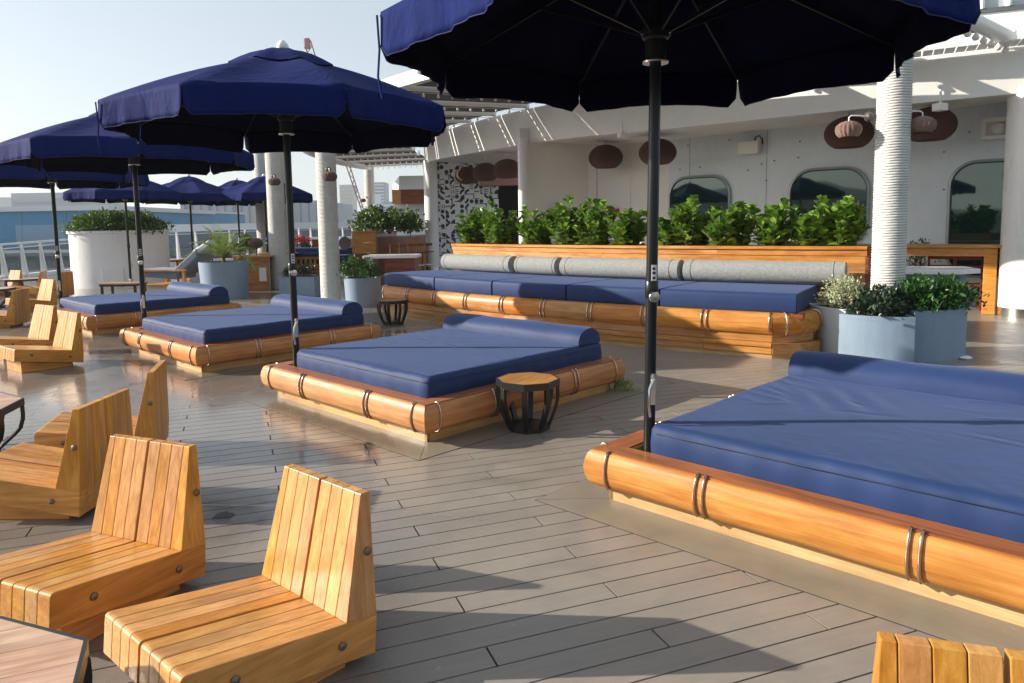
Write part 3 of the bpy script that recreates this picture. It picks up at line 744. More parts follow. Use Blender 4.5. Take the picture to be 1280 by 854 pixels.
for side, ph in ((1, PH0), (-1, PHL)):
    ret(bench, ph, side, 'end_rail', LOGP, M_LOG, 50)
    ret(bench, ph, side, 'end_riser', [(-.10, .205), (-.06, .205), (-.06, .305), (-.10, .305)], M_STEP)
    ret(bench, ph, side, 'end_step', [(-.3, .06), (.02, .06), (.02, .20), (-.3, .20)], M_STEP)
    ret(bench, ph, side, 'end_plinth', [(-.06, 0), (-.02, 0), (-.02, .057), (-.06, .057)], M_PALE)
    d = Vector((math.cos(ph), math.sin(ph))); tan = Vector((-d.y, d.x)) * side; p0 = Vector((ring(RB_, ph).x, ring(RB_, ph).y))
    for (q, dd, nx, ny) in ((.16, -.07, .4, .6), (.46, -.6, 1, 0)):
        b0 = p0 + tan * q + d * dd; nrm = (tan * nx + d * ny).normalized()
        pts = [(b0.x + nrm.x * (o + .01), b0.y + nrm.y * (o + .01), z) for o, z in [(-.03, .30), (-.0, .335), (.012, .39), (.012, .44), (.002, .505), (-.022, .552), (-.06, .575), (-.1, .578)]]
        mb = MB(); mb.tube(pts, .009, 6); obj('strap', mb, M_STEEL, bench, 60)
arc_obj('seat_platform', [(-1.75, .50), (-.12, .50), (-.12, .56), (-1.75, .56)], RB_, PH0 - sgn * .015, PHL + sgn * .015, M_RED, bench, 20)
cus = [PH0 + sgn * (PHL - PH0) * sgn * 0] 
NCU = 5
for k in range(NCU):
    a = PH0 + (PHL - PH0) * k / NCU; b = PH0 + (PHL - PH0) * (k + 1) / NCU
    if k == 0: a -= sgn * .012
    if k == NCU - 1: b += sgn * .012
    g = .011 / RB_; r = .03
    prof = [(-1.72, .565), (-.155, .565), (-.145, .60), (-.145, .76), (-.155, .79), (-.175, .805), (-.3, .812), (-.9, .815), (-1.6, .81), (-1.72, .80)]
    arc_obj('seat_cushion', prof, RB_, a + sgn * g, b - sgn * g, M_MAT, bench, 10, 60, bevel=.012)
# rolls
def roll(label, px0, px1, R=20.98, r=.165, zc=.975, end=None):
    a = phi_of(on_ring(px0, 335, R)); b = phi_of(on_ring(px1, 335, R)); t = thing('bolster_roll', label, 'cushion', ring(R, (a + b) / 2), 0, 'grey marl bolster rolls on the bench'); o0 = ring(R, (a + b) / 2)
    n = 16; pts = [ring(R, a + (b - a) * i / n, zc) - o0 for i in range(n + 1)]
    rs = [r * (.93 if i in (0, n) else 1) for i in range(n + 1)]
    e0 = pts[0] + (pts[1] - pts[0]) * .04; e1 = pts[-1] + (pts[-2] - pts[-1]) * .04
    pts = [pts[0]] + [e0] + pts[1:-1] + [e1] + [pts[-1]]; rs = [r * .86, r] + [r] * (n - 1) + [r, r * .86]
    mb = MB(); mb.tube(pts, rs, 28); obj('cover', mb, M_GREYF, t, 50)
    for f in (.05, .93):
        c = ring(R, a + (b - a) * f, zc) - o0; d_ = (ring(R, a + (b - a) * (f + .01)) - ring(R, a + (b - a) * f)).normalized()
        mb = MB(); mb.tube([c - d_ * .012, c + d_ * .012], r + .006, 28); obj('piping_band', mb, M_GREYF, t, 50)
    return t
roll('grey bolster roll at the left end of the bench, crossed by a shadow', 559, 643)
roll('short grey bolster roll, second from the left on the bench', 650, 700)
roll('long grey bolster roll in the middle of the bench behind the tall pole', 706, 852)
roll('longest grey bolster roll at the right end of the bench', 858, 1058)

# ------------------------------------------------------------------ raised timber planter behind the bench
RPL = 20.72; pa = phi_of(on_ring(1084, 315, RPL)); pb = phi_of(on_ring(566, 315, RPL))
plant = thing('planting_box', 'long curved timber planting box behind the grey bolster rolls', 'planter', (0, 0, 0))
nb = 4
for z0, z1, o in ((0, .56, 0), (.563, .80, 0), (.803, 1.00, 0), (1.003, 1.10, 0), (1.103, 1.21, 0), (1.213, 1.30, .012)):
    for k in range(nb):
        a = pa + (pb - pa) * k / nb; b = pa + (pb - pa) * (k + 1) / nb; g = (pb - pa) / abs(pb - pa) * .001 / RPL
        arc_obj('board', [(-.03 + o, z0), (o, z0), (o, z1), (-.03 + o, z1)], RPL, a + g, b - g, M_LOG if z0 > 1.1 else M_STEP, plant, 6)
for k in range(nb):
    a = pa + (pb - pa) * k / nb; b = pa + (pb - pa) * (k + 1) / nb
    arc_obj('cap_board', [(-.16, 1.302), (.04, 1.302), (.04, 1.345), (-.16, 1.345)], RPL, a, b - (pb - pa) / abs(pb - pa) * .002 / RPL, M_LOG, plant, 6)
for ph in (pa, pb):
    d = Vector((math.cos(ph), math.sin(ph), 0)); p0 = ring(RPL, ph)
    for z0, z1 in ((0, .56), (.563, .80), (.803, 1.0), (1.003, 1.21), (1.213, 1.34)):
        mb = MB(); mb.bar(p0 - d * .0 + Vector((0, 0, (z0 + z1) / 2)), p0 - d * .75 + Vector((0, 0, (z0 + z1) / 2)), .04, z1 - z0); obj('end_board', mb, M_RED, plant)
arc_obj('back_board', [(-.75, 0), (-.72, 0), (-.72, 1.34), (-.75, 1.34)], RPL, pa, pb, M_STEP, plant, 20)
arc_obj('soil', [(-.72, 1.2), (-.03, 1.2), (-.03, 1.29), (-.72, 1.29)], RPL, pa, pb, M_SOIL, plant, 20)

# ------------------------------------------------------------------ foliage builders
def leaf(mb, p, d, nrm, Ln, W, cup=.15, n=6):
    d = d.normalized(); s = d.cross(nrm)
    if s.length < 1e-4: s = d.cross(Vector((1, .3, .2)))
    s.normalize(); up = s.cross(d).normalized()
    t = [(0, .12), (.28, .75), (.62, 1.0), (.88, .7), (1.0, .12)]
    vs = [p]; 
    mid = []
    for f, wv in t: mid.append((p + d * Ln * f + up * (-cup * Ln * f * f), wv * W / 2))
    vs = [];
    for c, hw in mid: vs += [c - s * hw + up * hw * .35, c, c + s * hw + up * hw * .35]
    fs = []
    for i in range(len(mid) - 1):
        fs += [(3 * i, 3 * i + 3, 3 * i + 4, 3 * i + 1), (3 * i + 1, 3 * i + 4, 3 * i + 5, 3 * i + 2)]
    mb.add(vs, fs)
def small_leaf(mb, p, d, nrm, Ln, W):
    d = d.normalized(); s = d.cross(nrm)
    if s.length < 1e-4: s = d.cross(Vector((1, .3, .2)))
    s.normalize(); up = s.cross(d)
    mb.add([p, p + d * Ln * .5 - s * W / 2 + up * W * .15, p + d * Ln, p + d * Ln * .5 + s * W / 2 + up * W * .15], [(0, 1, 2), (0, 2, 3)])
def rv(rg, a=1.0): return Vector((rg.gauss(0, a), rg.gauss(0, a), rg.gauss(0, a)))
def clusia(label, loc, h, spread, seed, n_st=16, group='glossy round-leaved shrubs in the long planting box', leafL=.15):
    rg = random.Random(seed); t = thing('round_leaf_shrub', label, 'shrub', loc, 0, group); mb = MB(); st = MB()
    for i in range(n_st):
        a = rg.uniform(0, 2 * PI); r = spread * math.sqrt(rg.random()); hh = h * rg.uniform(.35, 1.05) * (1 - .3 * (r / spread) ** 2)
        b = Vector((math.cos(a) * r * .45, math.sin(a) * r * .4, -.04)); tp = Vector((math.cos(a) * r, math.sin(a) * r * .75, hh))
        md = b.lerp(tp, .5) + Vector((0, 0, .04)); st.tube([b, md, tp], [.009, .007, .004], 5)
        nl = int(8 + hh * 13)
        for j in range(nl):
            f = .12 + .88 * (j + rg.random() * .6) / nl; p = (b.lerp(md, f * 2) if f < .5 else md.lerp(tp, f * 2 - 1))
            an = j * 2.4 + rg.random(); el = .25 + .6 * f + rg.uniform(-.25, .25)
            d = Vector((math.cos(an) * math.cos(el), math.sin(an) * math.cos(el), math.sin(el)))
            Ln = leafL * rg.uniform(.7, 1.15); leaf(mb, p, d, Vector((0, 0, 1)) + rv(rg, .35), Ln, Ln * .86)
        for j in range(4):
            an = j * PI / 2 + rg.random(); d = Vector((math.cos(an) * .6, math.sin(an) * .6, .8)); Ln = leafL * rg.uniform(.55, .9); leaf(mb, tp, d, Vector((0, 0, 1)) + rv(rg, .3), Ln, Ln * .84)
    o = obj('foliage', mb, M_LEAF, t, 40, fix=False); o['kind'] = 'stuff'
    obj('stems', st, M_STEM, t)
    return t
def bush(name, label, loc, rx, ry, h, seed, n=900, Ln=.06, W=.03, matl=None, group=None, flat=.6, stems=True, droop=.0, rz=0, cat='shrub', flowers=None):
    rg = random.Random(seed); t = thing(name, label, cat, loc, rz, group); mb = MB(); fl = MB()
    clumps = []
    for i in range(max(6, n // 70)):
        a = rg.uniform(0, 2 * PI); r = math.sqrt(rg.random()); clumps.append((Vector((math.cos(a) * r * rx * .85, math.sin(a) * r * ry * .85, h * (rg.uniform(.45, 1.0) if r < .7 else rg.uniform(.3, .75)))), rg.uniform(.16, .30) * min(rx, ry, h) * 1.8))
    for i in range(n):
        c, cr = clumps[rg.randrange(len(clumps))]; q = rv(rg).normalized() * cr * (rg.random() ** .35); p = c + q
        if p.z < 0: p.z = abs(p.z) * .3
        if i % 5 == 0: p = Vector((rg.uniform(-rx, rx), rg.uniform(-ry, ry), rg.uniform(0, h * .6)))
        d = (q.normalized() * .8 + Vector((0, 0, .5 - droop)) + rv(rg, .45)); L_ = Ln * rg.uniform(.6, 1.25)
        (small_leaf if Ln < .08 else leaf)(mb, p, d, rv(rg, .7) + Vector((0, 0, 1)), L_, L_ * W / Ln)
        if flowers and rg.random() < .12:
            for k in range(5):
                an = k * 1.257; small_leaf(fl, p + Vector((0, 0, .02)), Vector((math.cos(an), math.sin(an), .5)), Vector((0, 0, 1)), .022, .018)
    o = obj('foliage', mb, matl or M_LEAFM, t, fix=False); o['kind'] = 'stuff'
    if flowers: q = obj('blossom', fl, flowers, t, fix=False); q['kind'] = 'stuff'
    if stems:
        st = MB()
        for c, cr in clumps[:12]: st.tube([(c.x * .3, c.y * .3, -.05), tuple(c * .6), tuple(c)], [.01, .006, .003], 5)
        obj('stems', st, M_STEM, t)
    return t
hp = [(592, .66, .30), (626, .72, .36), (670, .66, .32), (712, .70, .34), (742, .74, .34), (786, .56, .30), (835, .68, .34), (868, .66, .34), (912, .62, .33), (962, .62, .34), (1008, .58, .34), (1045, .60, .34)]
hl = ['leftmost', 'second from the left', 'third from the left, below the black doorway', 'fourth from the left', 'fifth from the left, beside the red call point', 'low one just left of the tall parasol pole',
      'tall one just right of the parasol pole', 'one in front of the small window', 'ninth from the left, between the two windows', 'tenth from the left, under the floodlight', 'one before the big window', 'rightmost, next to the rope-wrapped column']
for i, ((px, h, sp), lb) in enumerate(zip(hp, hl)):
    p = on_ring(px, 300, RPL - .38); k = (p - Vector((0, 0, HC))).length / 14
    clusia('glossy shrub in the long planting box, ' + lb, (p.x, p.y, 1.29), h * 1.22, sp * 1.2 * (1.0 + .35 * (k - .8)), 100 + i, 22)

# ------------------------------------------------------------------ round and wedge planters
def round_planter(label, px, py, rad, h, matl=M_PLANTER, loc=None, taper=.92):
    p = loc or floor_pt(px, py); t = thing('round_planter', label, 'planter', (p.x, p.y, 0))
    mb = MB(); mb.lathe([(rad * taper, .0), (rad * taper, .02), (rad, h), (rad - .03, h), (rad - .035, h - .06), (.001, h - .06)], 40); obj('pot', mb, matl, t, 40)
    mb = MB(); mb.lathe([(rad - .036, h - .10), (rad - .036, h - .05), (.001, h - .045)], 24); obj('soil', mb, M_SOIL, t)
    return t, p
t, pp = round_planter('grey round planter holding the small palm beside the far daybed', 285, 368, .60, .92, M_PLANTER, Vector((-7.30, 18.35, 0)))
palm_t = thing('palm', 'small yellow-green palm in the grey round planter', 'palm', (pp.x, pp.y, .86)); rg = random.Random(5)
mb = MB()
for i in range(26):
    a = i * 2.4; el = rg.uniform(.65, 1.45); Lf = rg.uniform(.75, 1.05); pts = []
    for j in range(8):
        f = j / 7; e = el - 1.0 * f * (1.4 - el) - .3 * f * f; pts.append(Vector((math.cos(a) * math.cos(e) * Lf * f, math.sin(a) * math.cos(e) * Lf * f, .12 + math.sin(max(e, -.3)) * Lf * f * .95)))
    fr = MB(); fr.tube(pts, [.008 - .0008 * j for j in range(8)], 4)
    for j in range(1, 8):
        for sd in (-1, 1):
            for q in (0, .5):
                p = pts[j - 1].lerp(pts[j], q); d = (pts[j] - pts[j - 1]).normalized(); s_ = d.cross(Vector((0, 0, 1))).normalized() * sd
                small_leaf(fr, p, d * .9 + s_ * .8 + Vector((0, 0, .15)), Vector((0, 0, 1)), .30 * (1 - .5 * abs(j / 7 - .5)), .026)
    obj('frond', fr, M_PALM, palm_t, fix=False)
mb = MB(); mb.tube([(0, 0, -.05), (0, 0, .14)], [.06, .045], 8); obj('trunk', mb, M_STEM, palm_t)
t, pp = round_planter('grey-blue round planter with two green shrubs by the dark barrel stool', 457, 386, .40, .63, M_PLANTER, Vector((-3.28, 15.85, 0)))
bush('leafy_shrub', 'bright leafy shrub on the left side of the round planter by the stool', (pp.x - .15, pp.y + .05, .58), .34, .3, .5, 11, 900, .07, .04, M_LEAFM)
bush('grassy_herb', 'fine feathery green herb on the right side of the round planter by the stool', (pp.x + .14, pp.y - .1, .58), .28, .25, .33, 12, 1600, .07, .010, M_PALM if False else M_LEAFM)
pl = MB(); 
def box_planter(label, x, y, rz, lx, ly, h, matl=M_PLANTER):
    t = thing('box_planter', label, 'planter', (x, y, 0), rz); mb = MB(); mb.prism_z([(-lx / 2, -ly / 2), (lx / 2, -ly / 2), (lx / 2, ly / 2), (-lx / 2, ly / 2)], 0, h - .04); obj('pot', mb, matl, t, bevel=.02)
    mb = MB()
    for (a, b, c, d) in ((-lx / 2, lx / 2, -ly / 2, -ly / 2 + .03), (-lx / 2, lx / 2, ly / 2 - .03, ly / 2), (-lx / 2, -lx / 2 + .03, -ly / 2 + .03, ly / 2 - .03), (lx / 2 - .03, lx / 2, -ly / 2 + .03, ly / 2 - .03)): mb.box(a, b, c, d, h - .04, h)
    obj('lip', mb, matl, t)
    mb = MB(); mb.box(-lx / 2 + .031, lx / 2 - .031, -ly / 2 + .031, ly / 2 - .031, h - .039, h - .015); obj('soil', mb, M_SOIL, t); return t
box_planter('grey-blue box planter with dark low shrub between the rope-wrapped columns', -5.35, 18.3, -.15, .95, .5, .52)
bush('low_shrub', 'dark low shrub in the box planter between the rope-wrapped columns', (-5.35, 18.3, .5), .48, .26, .26, 14, 1100, .055, .03, M_LEAFD)
# wedge planters around the rope-wrapped column on the right
RC = Vector((4.93, 9.45, 0))
def wedge(label, a0, a1, r0, r1, h, matl):
    c = RC; t = thing('wedge_planter', label, 'planter', (c.x, c.y, 0)); n = 14
    def poly(ra, rb_, e=0): return [((rb_) * math.cos(a0 + e + (a1 - a0 - 2 * e) * i / n), (rb_) * math.sin(a0 + e + (a1 - a0 - 2 * e) * i / n)) for i in range(n + 1)] + [((ra) * math.cos(a1 - e - (a1 - a0 - 2 * e) * i / n), (ra) * math.sin(a1 - e - (a1 - a0 - 2 * e) * i / n)) for i in range(n + 1)]
    mb = MB(); mb.prism_z(poly(r0, r1), 0, h - .05); obj('pot', mb, matl, t, 40)
    o = poly(r0, r1); i_ = poly(r0 + .03, r1 - .03, .04); mb = MB(); K = len(o)
    for k in range(K):
        k2 = (k + 1) % K; mb.hexa([(*o[k], h - .049), (*o[k2], h - .049), (*i_[k2], h - .049), (*i_[k], h - .049), (*o[k], h), (*o[k2], h), (*i_[k2], h), (*i_[k], h)])
    obj('lip', mb, matl, t, 40)
    mb = MB(); mb.prism_z(poly(r0 + .031, r1 - .031, .042), h - .049, h - .02); obj('soil', mb, M_SOIL, t); return t
wedge('pale planter to the left of the white rope column', math.radians(165), math.radians(215), .26, .98, .61, M_PLANTERL)
wedge('curved grey-blue planter in front of the white rope column', math.radians(215), math.radians(258), .26, 1.12, .57, M_PLANTER)
wedge('taller grey-blue planter to the right of the white rope column', math.radians(262), math.radians(324), .26, .90, .62, M_PLANTER)
def rcp(deg, r, z): return (RC.x + r * math.cos(math.radians(deg)), RC.y + r * math.sin(math.radians(deg)), z)
bush('white_flowering_shrub', 'pale cream-flowered plant in the left wedge planter', rcp(192, .62, .58), .32, .30, .30, 21, 1500, .04, .022, M_LEAFP, flowers=M_WHITE)
bush('dark_shrub', 'very dark small-leaved shrub in the front wedge planter', rcp(240, .72, .55), .44, .30, .25, 22, 1400, .079, .042, M_LEAFD, rz=.4)
bush('green_shrub', 'big dense green shrub in the right wedge planter', rcp(300, .58, .60), .46, .40, .31, 23, 2300, .078, .038, M_LEAFM, rz=.2)
# oval white planter with hedge
op = thing('oval_planter', 'big white oval planter with a clipped hedge, beside the railing', 'planter', (-12.35, 22.9, 0), .2)
mb = MB(); mb.lathe([(1.0, 0), (1.0, 1.66), (1.04, 1.67), (1.04, 1.75), (.98, 1.75), (.97, 1.66), (.001, 1.66)], 56, sx=1.42, sy=1.0); obj('shell', mb, M_WHITE2, op, 40)
mb = MB(); mb.box(-.3, .3, -.012, .012, .05, .62); obj('hatch', mb, M_WHITE, op, loc=(.05, -1.0, 0), bevel=.004)
mb = MB(); mb.lathe([(.96, 1.6), (.96, 1.70), (.001, 1.71)], 40, sx=1.42, sy=1.0); obj('soil', mb, M_SOIL, op)
bush('hedge', 'clipped bushy hedge filling the white oval planter', (-12.35, 22.9, 1.68), 1.42, 1.0, .52, 31, 9000, .085, .055, M_LEAFH, rz=.2, cat='hedge')
# ------------------------------------------------------------------ rope-wrapped columns with wall lamps
def rope_column(label, x, y, r, h, pitch=.045, near=False, z0=0):
    t = thing('rope_column', label, 'column', (x, y, 0), 0, 'columns wrapped in white rope')
    mb = MB(); mb.lathe([(r - .01, z0), (r - .01, h)], 28); obj('core', mb, M_WHITE, t, 40)
    mb = MB(); n = int((h - z0) / pitch); K = 48 if near else 28; J = 8 if near else 5; vs = []; fs = []
    tw = 0
    steps = n * K
    for i in range(steps + 1):
        a = 2 * PI * i / K; z = z0 + pitch * i / K; ca, sa = math.cos(a), math.sin(a)
        for j in range(J):
            b = 2 * PI * j / J; q = pitch * .52 * (1 + (.10 * math.cos(2 * b - i * 1.4) if near else 0))
            vs.append(((r + q * math.cos(b)) * ca, (r + q * math.cos(b)) * sa, z + q * math.sin(b)))
        if i < steps:
            for j in range(J): fs.append((i * J + j, i * J + (j + 1) % J, (i + 1) * J + (j + 1) % J, (i + 1) * J + j))
    mb.add(vs, fs); o = obj('rope_wrap', mb, M_ROPE, t, 80, fix=False); o['kind'] = 'stuff'
    return t
def wall_lamp(label, x, y, z, side, r=.11, colr=M_WICKP, arm=.27, az=None, group='small ribbed lamps on the rope columns'):
    az = az if az is not None else (0 if side > 0 else PI)
    t = thing('column_lamp', label, 'lamp', (x, y, z), az, group)
    mb = MB(); mb.lathe([(0, -.045), (.055, -.03), (.065, 0), (.055, .03), (0, .045)], 20); obj('mount', mb, mat('lamp_mount', (.07, .06, .06), .5), t, 60, rot=(0, PI / 2, 0))
    mb = MB(); mb.tube([(.03, 0, .0), (.12, 0, .012), (arm - .03, 0, .012), (arm, 0, -.01), (arm, 0, -.07)], .009, 8); obj('arm', mb, M_WHITE, t, 60)
    mb = MB(); prof = [(.035, -.055), (.10, -.075), (.15, -.12), (.16, -.17), (.145, -.22), (.11, -.26), (.105, -.262), (.13, -.22), (.145, -.17), (.13, -.12), (.03, -.07)]
    mb.lathe([(q * r / .11 * .92 if False else q, zz) for q, zz in prof], 72, (arm, 0, 0), rib=.045, nr=18); obj('shade', mb, colr, t, 60)
    return t
RCR = .188
rope_column('nearest white rope column, rising between the planters on the right', RC.x, RC.y, RCR, 4.6, .034, True, .3)
lp = depth_pt(1127, 141, RC.y - .03)
wall_lamp('small pinkish ribbed lamp on the right side of the nearest rope column', lp.x - .02, lp.y, lp.z, 1, az=-.15)
lp = depth_pt(1084, 146, RC.y + .1)
wall_lamp('small pinkish ribbed lamp on the left side of the nearest rope column', lp.x + .02, lp.y, lp.z, -1, az=PI + .1)
cols = [(411, 16.6, .205, 'rope column right of the middle parasol pole'), (347, 21.0, .225, 'rope column just left of the middle parasol pole'), (331, 25.5, .24, 'rope column half hidden behind its neighbour at the left'), (360, 26.5, .22, 'far slim rope column peeping out behind the middle parasol pole')]
for px, Y, r, lb in cols:
    p = depth_pt(px, 300, Y); rope_column(lb, p.x, p.y, r + .01, 5.0, .03)
for px, py, Y, sd, lb in ((413, 213, 16.4, 1, 'brown ribbed lamp on the front of the rope column right of the middle pole'), (405, 222, 19.4, -1, 'brown ribbed lamp partly hidden behind the same rope column'), (345, 221, 20.6, 1, 'brown ribbed lamp on the rope column just left of the middle pole'), (330, 234, 25.2, 1, 'brown ribbed lamp on the farthest visible rope column')):
    p = depth_pt(px, py, Y); wall_lamp(lb, p.x, p.y - .2, p.z, sd, colr=M_WICKB, az=-1.2, arm=.2)
# PART4
# ------------------------------------------------------------------ ship superstructure: fascia, ceiling, walls, windows
hull = thing('ship_superstructure', 'white ship superstructure with curved overhang and rounded tinted windows', 'building', (0, 0, 0))
fpx = [(1500, 17.0, None), (1380, 17.0, None), (1265, 17.0, None), (1110, 17, None), (960, 17, None), (815, 17, None)]
FP = []
for px, R, _ in fpx:
    p = on_ring(px, 130, R); FP.append((p.x, p.y))
FP += [(1.55, 18.0), (.28, 20.2), (-1.25, 23.2), (-2.5, 26.0), (-3.35, 28.9)]
ZB = [3.85, 3.82, 3.80, 3.76, 3.74, 3.76, 3.84, 3.93, 4.02, 4.12, 4.22]
ZT = [4.52, 4.52, 4.52, 4.50, 4.50, 4.58, 4.68, 4.80, 4.92, 5.02, 5.12]
def smooth_path(P, n=4):
    out = []
    for i in range(len(P) - 1):
        p0 = P[max(i - 1, 0)]; p1 = P[i]; p2 = P[i + 1]; p3 = P[min(i + 2, len(P) - 1)]
        for k in range(n):
            t = k / n; out.append(tuple(.5 * ((2 * b) + (-a + c) * t + (2 * a - 5 * b + 4 * c - d) * t * t + (-a + 3 * b - 3 * c + d) * t ** 3) for a, b, c, d in zip(p0, p1, p2, p3)))
    out.append(tuple(P[-1])); return out
F4 = smooth_path([(x, y, zb, zt) for (x, y), zb, zt in zip(FP, ZB, ZT)])
def norms(P):
    o = []
    for i in range(len(P)):
        a = Vector(P[max(i - 1, 0)][:2]); b = Vector(P[min(i + 1, len(P) - 1)][:2]); d = (b - a).normalized(); o.append(Vector((-d.y, d.x)))
    return o
FN = norms(F4)                                                   # pointing to the viewer's side or inwards
def outward(i):
    n = FN[i]; c = Vector((CC.x - F4[i][0], CC.y - F4[i][1])); return -n if n.dot(c) > 0 else n
vs = []; k = 6
for i, (x, y, zb, zt) in enumerate(F4):
    o = outward(i)
    for q, z in ((0, zb), (.0, zb + .02), (.05, zt - .05), (.05, zt), (-.30, zt), (-.30, zb)): vs.append((x + o.x * q, y + o.y * q, z))
fs = [(i * k + j, (i + 1) * k + j, (i + 1) * k + (j + 1) % k, i * k + (j + 1) % k) for i in range(len(F4) - 1) for j in range(k)] + [tuple(range(k)), tuple((len(F4) - 1) * k + j for j in range(k - 1, -1, -1))]
mb = MB(); mb.add(vs, fs); obj('fascia', mb, M_FASC, hull, 30)
# white gutter tube lying on the fascia top
mb = MB(); mb.tube([(x + outward(i).x * .0, y + outward(i).y * .0, zt + .02) for i, (x, y, zb, zt) in enumerate(F4)], .03, 8); obj('gutter', mb, M_WHITE, hull, 60)
WA = depth_pt(836, 200, 18.8); WB = depth_pt(1189, 140, 14.6)
WA.z = WB.z = 0; wd = (WB - WA).normalized(); wn = Vector((wd.y, -wd.x, 0))
if wn.y > 0: wn = -wn
WE = WB + wd * 6
def on_wall(px, py, off=0.0, A=None, d=None):
    A = A or WA; d = d or wd; n = Vector((d.y, -d.x, 0)); r = ray(px, py); a0 = A + (wn * off); t = (a0.x * n.x + a0.y * n.y) / (r[0] * n.x + r[1] * n.y)
    return Vector((r[0] * t, r[1] * t, HC + r[2] * t))
WC = depth_pt(735, 200, 20.4); WD = depth_pt(650, 200, 19.6); WF = depth_pt(652, 200, 29.2); WG = depth_pt(622, 200, 29.2); WH = depth_pt(530, 200, 29.0)
for p in (WC, WD, WF, WG, WH): p.z = 0
def wall_seg(name, a, b, z0, z1, m_, thick=.12, parent=hull):
    d = (b - a); L_ = d.length; ang = math.atan2(d.y, d.x); mb = MB(); mb.box(0, L_, 0, thick, z0, z1); return obj(name, mb, m_, parent, loc=(a.x, a.y, 0), rot=(0, 0, ang))
# ceiling: from fascia to the walls
wallpts = [WE, WB + wd * 1.5, WB, WB.lerp(WA, .5), WA, WC, WC + Vector((-.2, .8, 0)), Vector((.4, 24, 0)), Vector((.1, 27, 0)), Vector((-.8, 30, 0)), Vector((-3.6, 30.2, 0))]
vs = []; nF = len(F4)
for i, (x, y, zb, zt) in enumerate(F4):
    t = i / (nF - 1) * (len(wallpts) - 1); i0 = min(int(t), len(wallpts) - 2); q = wallpts[i0].lerp(wallpts[i0 + 1], t - i0)
    o = outward(i); vs += [(x - o.x * .28, y - o.y * .28, zb + .06), (q.x - wn.x * .5, q.y - wn.y * .5, zb + .10)]
mb = MB(); mb.add(vs, [(2 * i, 2 * i + 2, 2 * i + 3, 2 * i + 1) for i in range(nF - 1)]); obj('ceiling', mb, M_WHITE, hull, fix=False)
wall_seg('wall', WA, WE, 0, 4.1, M_GREYW)
wall_seg('wall', WC, WA - wd * .0, 0, 4.2, M_CREAM)
wall_seg('wall', WD, WC, 0, 4.3, M_CREAM)
# panel seams, ledge and studs of the grey wall
ang_w = math.atan2(wd.y, wd.x); M_SEAM = mat('seam_grey', (.22, .24, .25), .5)
lz = on_wall(1000, 190).z
mb = MB(); mb.box(0, 9, -.018, -.002, 0, .03); obj('wall_ledge', mb, M_GREYW, hull, loc=(WA.x, WA.y, on_wall(940, 197).z), rot=(0, 0, ang_w))
for px in (862, 958, 1128):
    q = on_wall(px, 230); mb = MB(); mb.box(-.006, .006, -.004, -.001, 0, 4.0); obj('panel_seam', mb, M_SEAM, hull, loc=(q.x, q.y, 0), rot=(0, 0, ang_w))
for px, py in ((850, 212), (875, 209), (905, 226), (935, 213), (952, 205), (968, 201), (998, 197), (1032, 210), (1180, 190), (1212, 165), (1180, 237), (958, 226), (1000, 177), (912, 175), (860, 182)):
    q = on_wall(px, py, .0); mb = MB(); mb.lathe([(0, 0), (.02, 0), (.02, .02), (0, .028)], 8); obj('stud', mb, M_SEAM, hull, 40, loc=q, rot=(PI / 2, 0, ang_w))
def window(px0, px1, py0, py1, rad=.45, slats=0, lab=None):
    a = on_wall(px0, (py0 + py1) / 2, .02); b = on_wall(px1, (py0 + py1) / 2, .02)
    z1 = max(on_wall((px0 + px1) / 2, py0).z, 0); z0 = on_wall((px0 + px1) / 2, py1).z
    Wd = (b - a).length
    def rr(w_, z0, z1, r, n=8):
        pts = []
        for cx, cz, a0 in ((w_ / 2 - r, z1 - r, 0), (-w_ / 2 + r, z1 - r, 90), (-w_ / 2 + r, z0 + r, 180), (w_ / 2 - r, z0 + r, 270)):
            for k in range(n + 1): t = math.radians(a0 + 90 * k / n); pts.append((cx + r * math.cos(t), cz + r * math.sin(t)))
        return pts
    mid = (a + b) / 2; r = min(rad, Wd * .3)
    o = rr(Wd + .10, z0 - .05, z1 + .05, r + .05); i_ = rr(Wd, z0, z1, r); mb = MB(); K = len(o)
    prof = [(o, -.004), (o, -.035), (i_, -.045), (i_, -.002)]
    vs = [(x, y, z) for ring_, y in prof for x, z in ring_]; fs = [(q * K + j, q * K + (j + 1) % K, (q + 1) * K + (j + 1) % K, (q + 1) * K + j) for q in range(3) for j in range(K)]
    mb.add(vs, fs); fr = obj('window', mb, mat('window_frame', (.30, .33, .34), .35, .3), hull, 35, loc=(mid.x, mid.y, 0), rot=(0, 0, ang_w), fix=False)
    if lab: fr['label'] = lab
    mb = MB(); mb.add([(x, -.008, z) for x, z in i_], [tuple(range(K))]); obj('pane', mb, M_WIN, fr)
    mb = MB(); i2 = rr(Wd - .05, z0 + .025, z1 - .025, r - .02); vs = [(x, -.012, z) for x, z in i_] + [(x, -.012, z) for x, z in i2]
    mb.add(vs, [(j, (j + 1) % K, K + (j + 1) % K, K + j) for j in range(K)]); obj('gasket', mb, M_BLACK, fr, fix=False)
    if slats:
        for j in range(slats):
            mb = MB(); x = Wd * (.22 + .055 * j) * 1.0; mb.box(x, x + .03, -.015, -.011, z0 + .1, z0 + .95 + .1 * math.sin(j)); obj('blind_slat', mb, mat('warm_slat', (.35, .22, .10), .5), fr)
    return fr
window(838, 911, 222, 287); window(988, 1084, 212, 306, .5, 5); window(1187, 1300, 202, 345, .5)
M_GREENISH = None
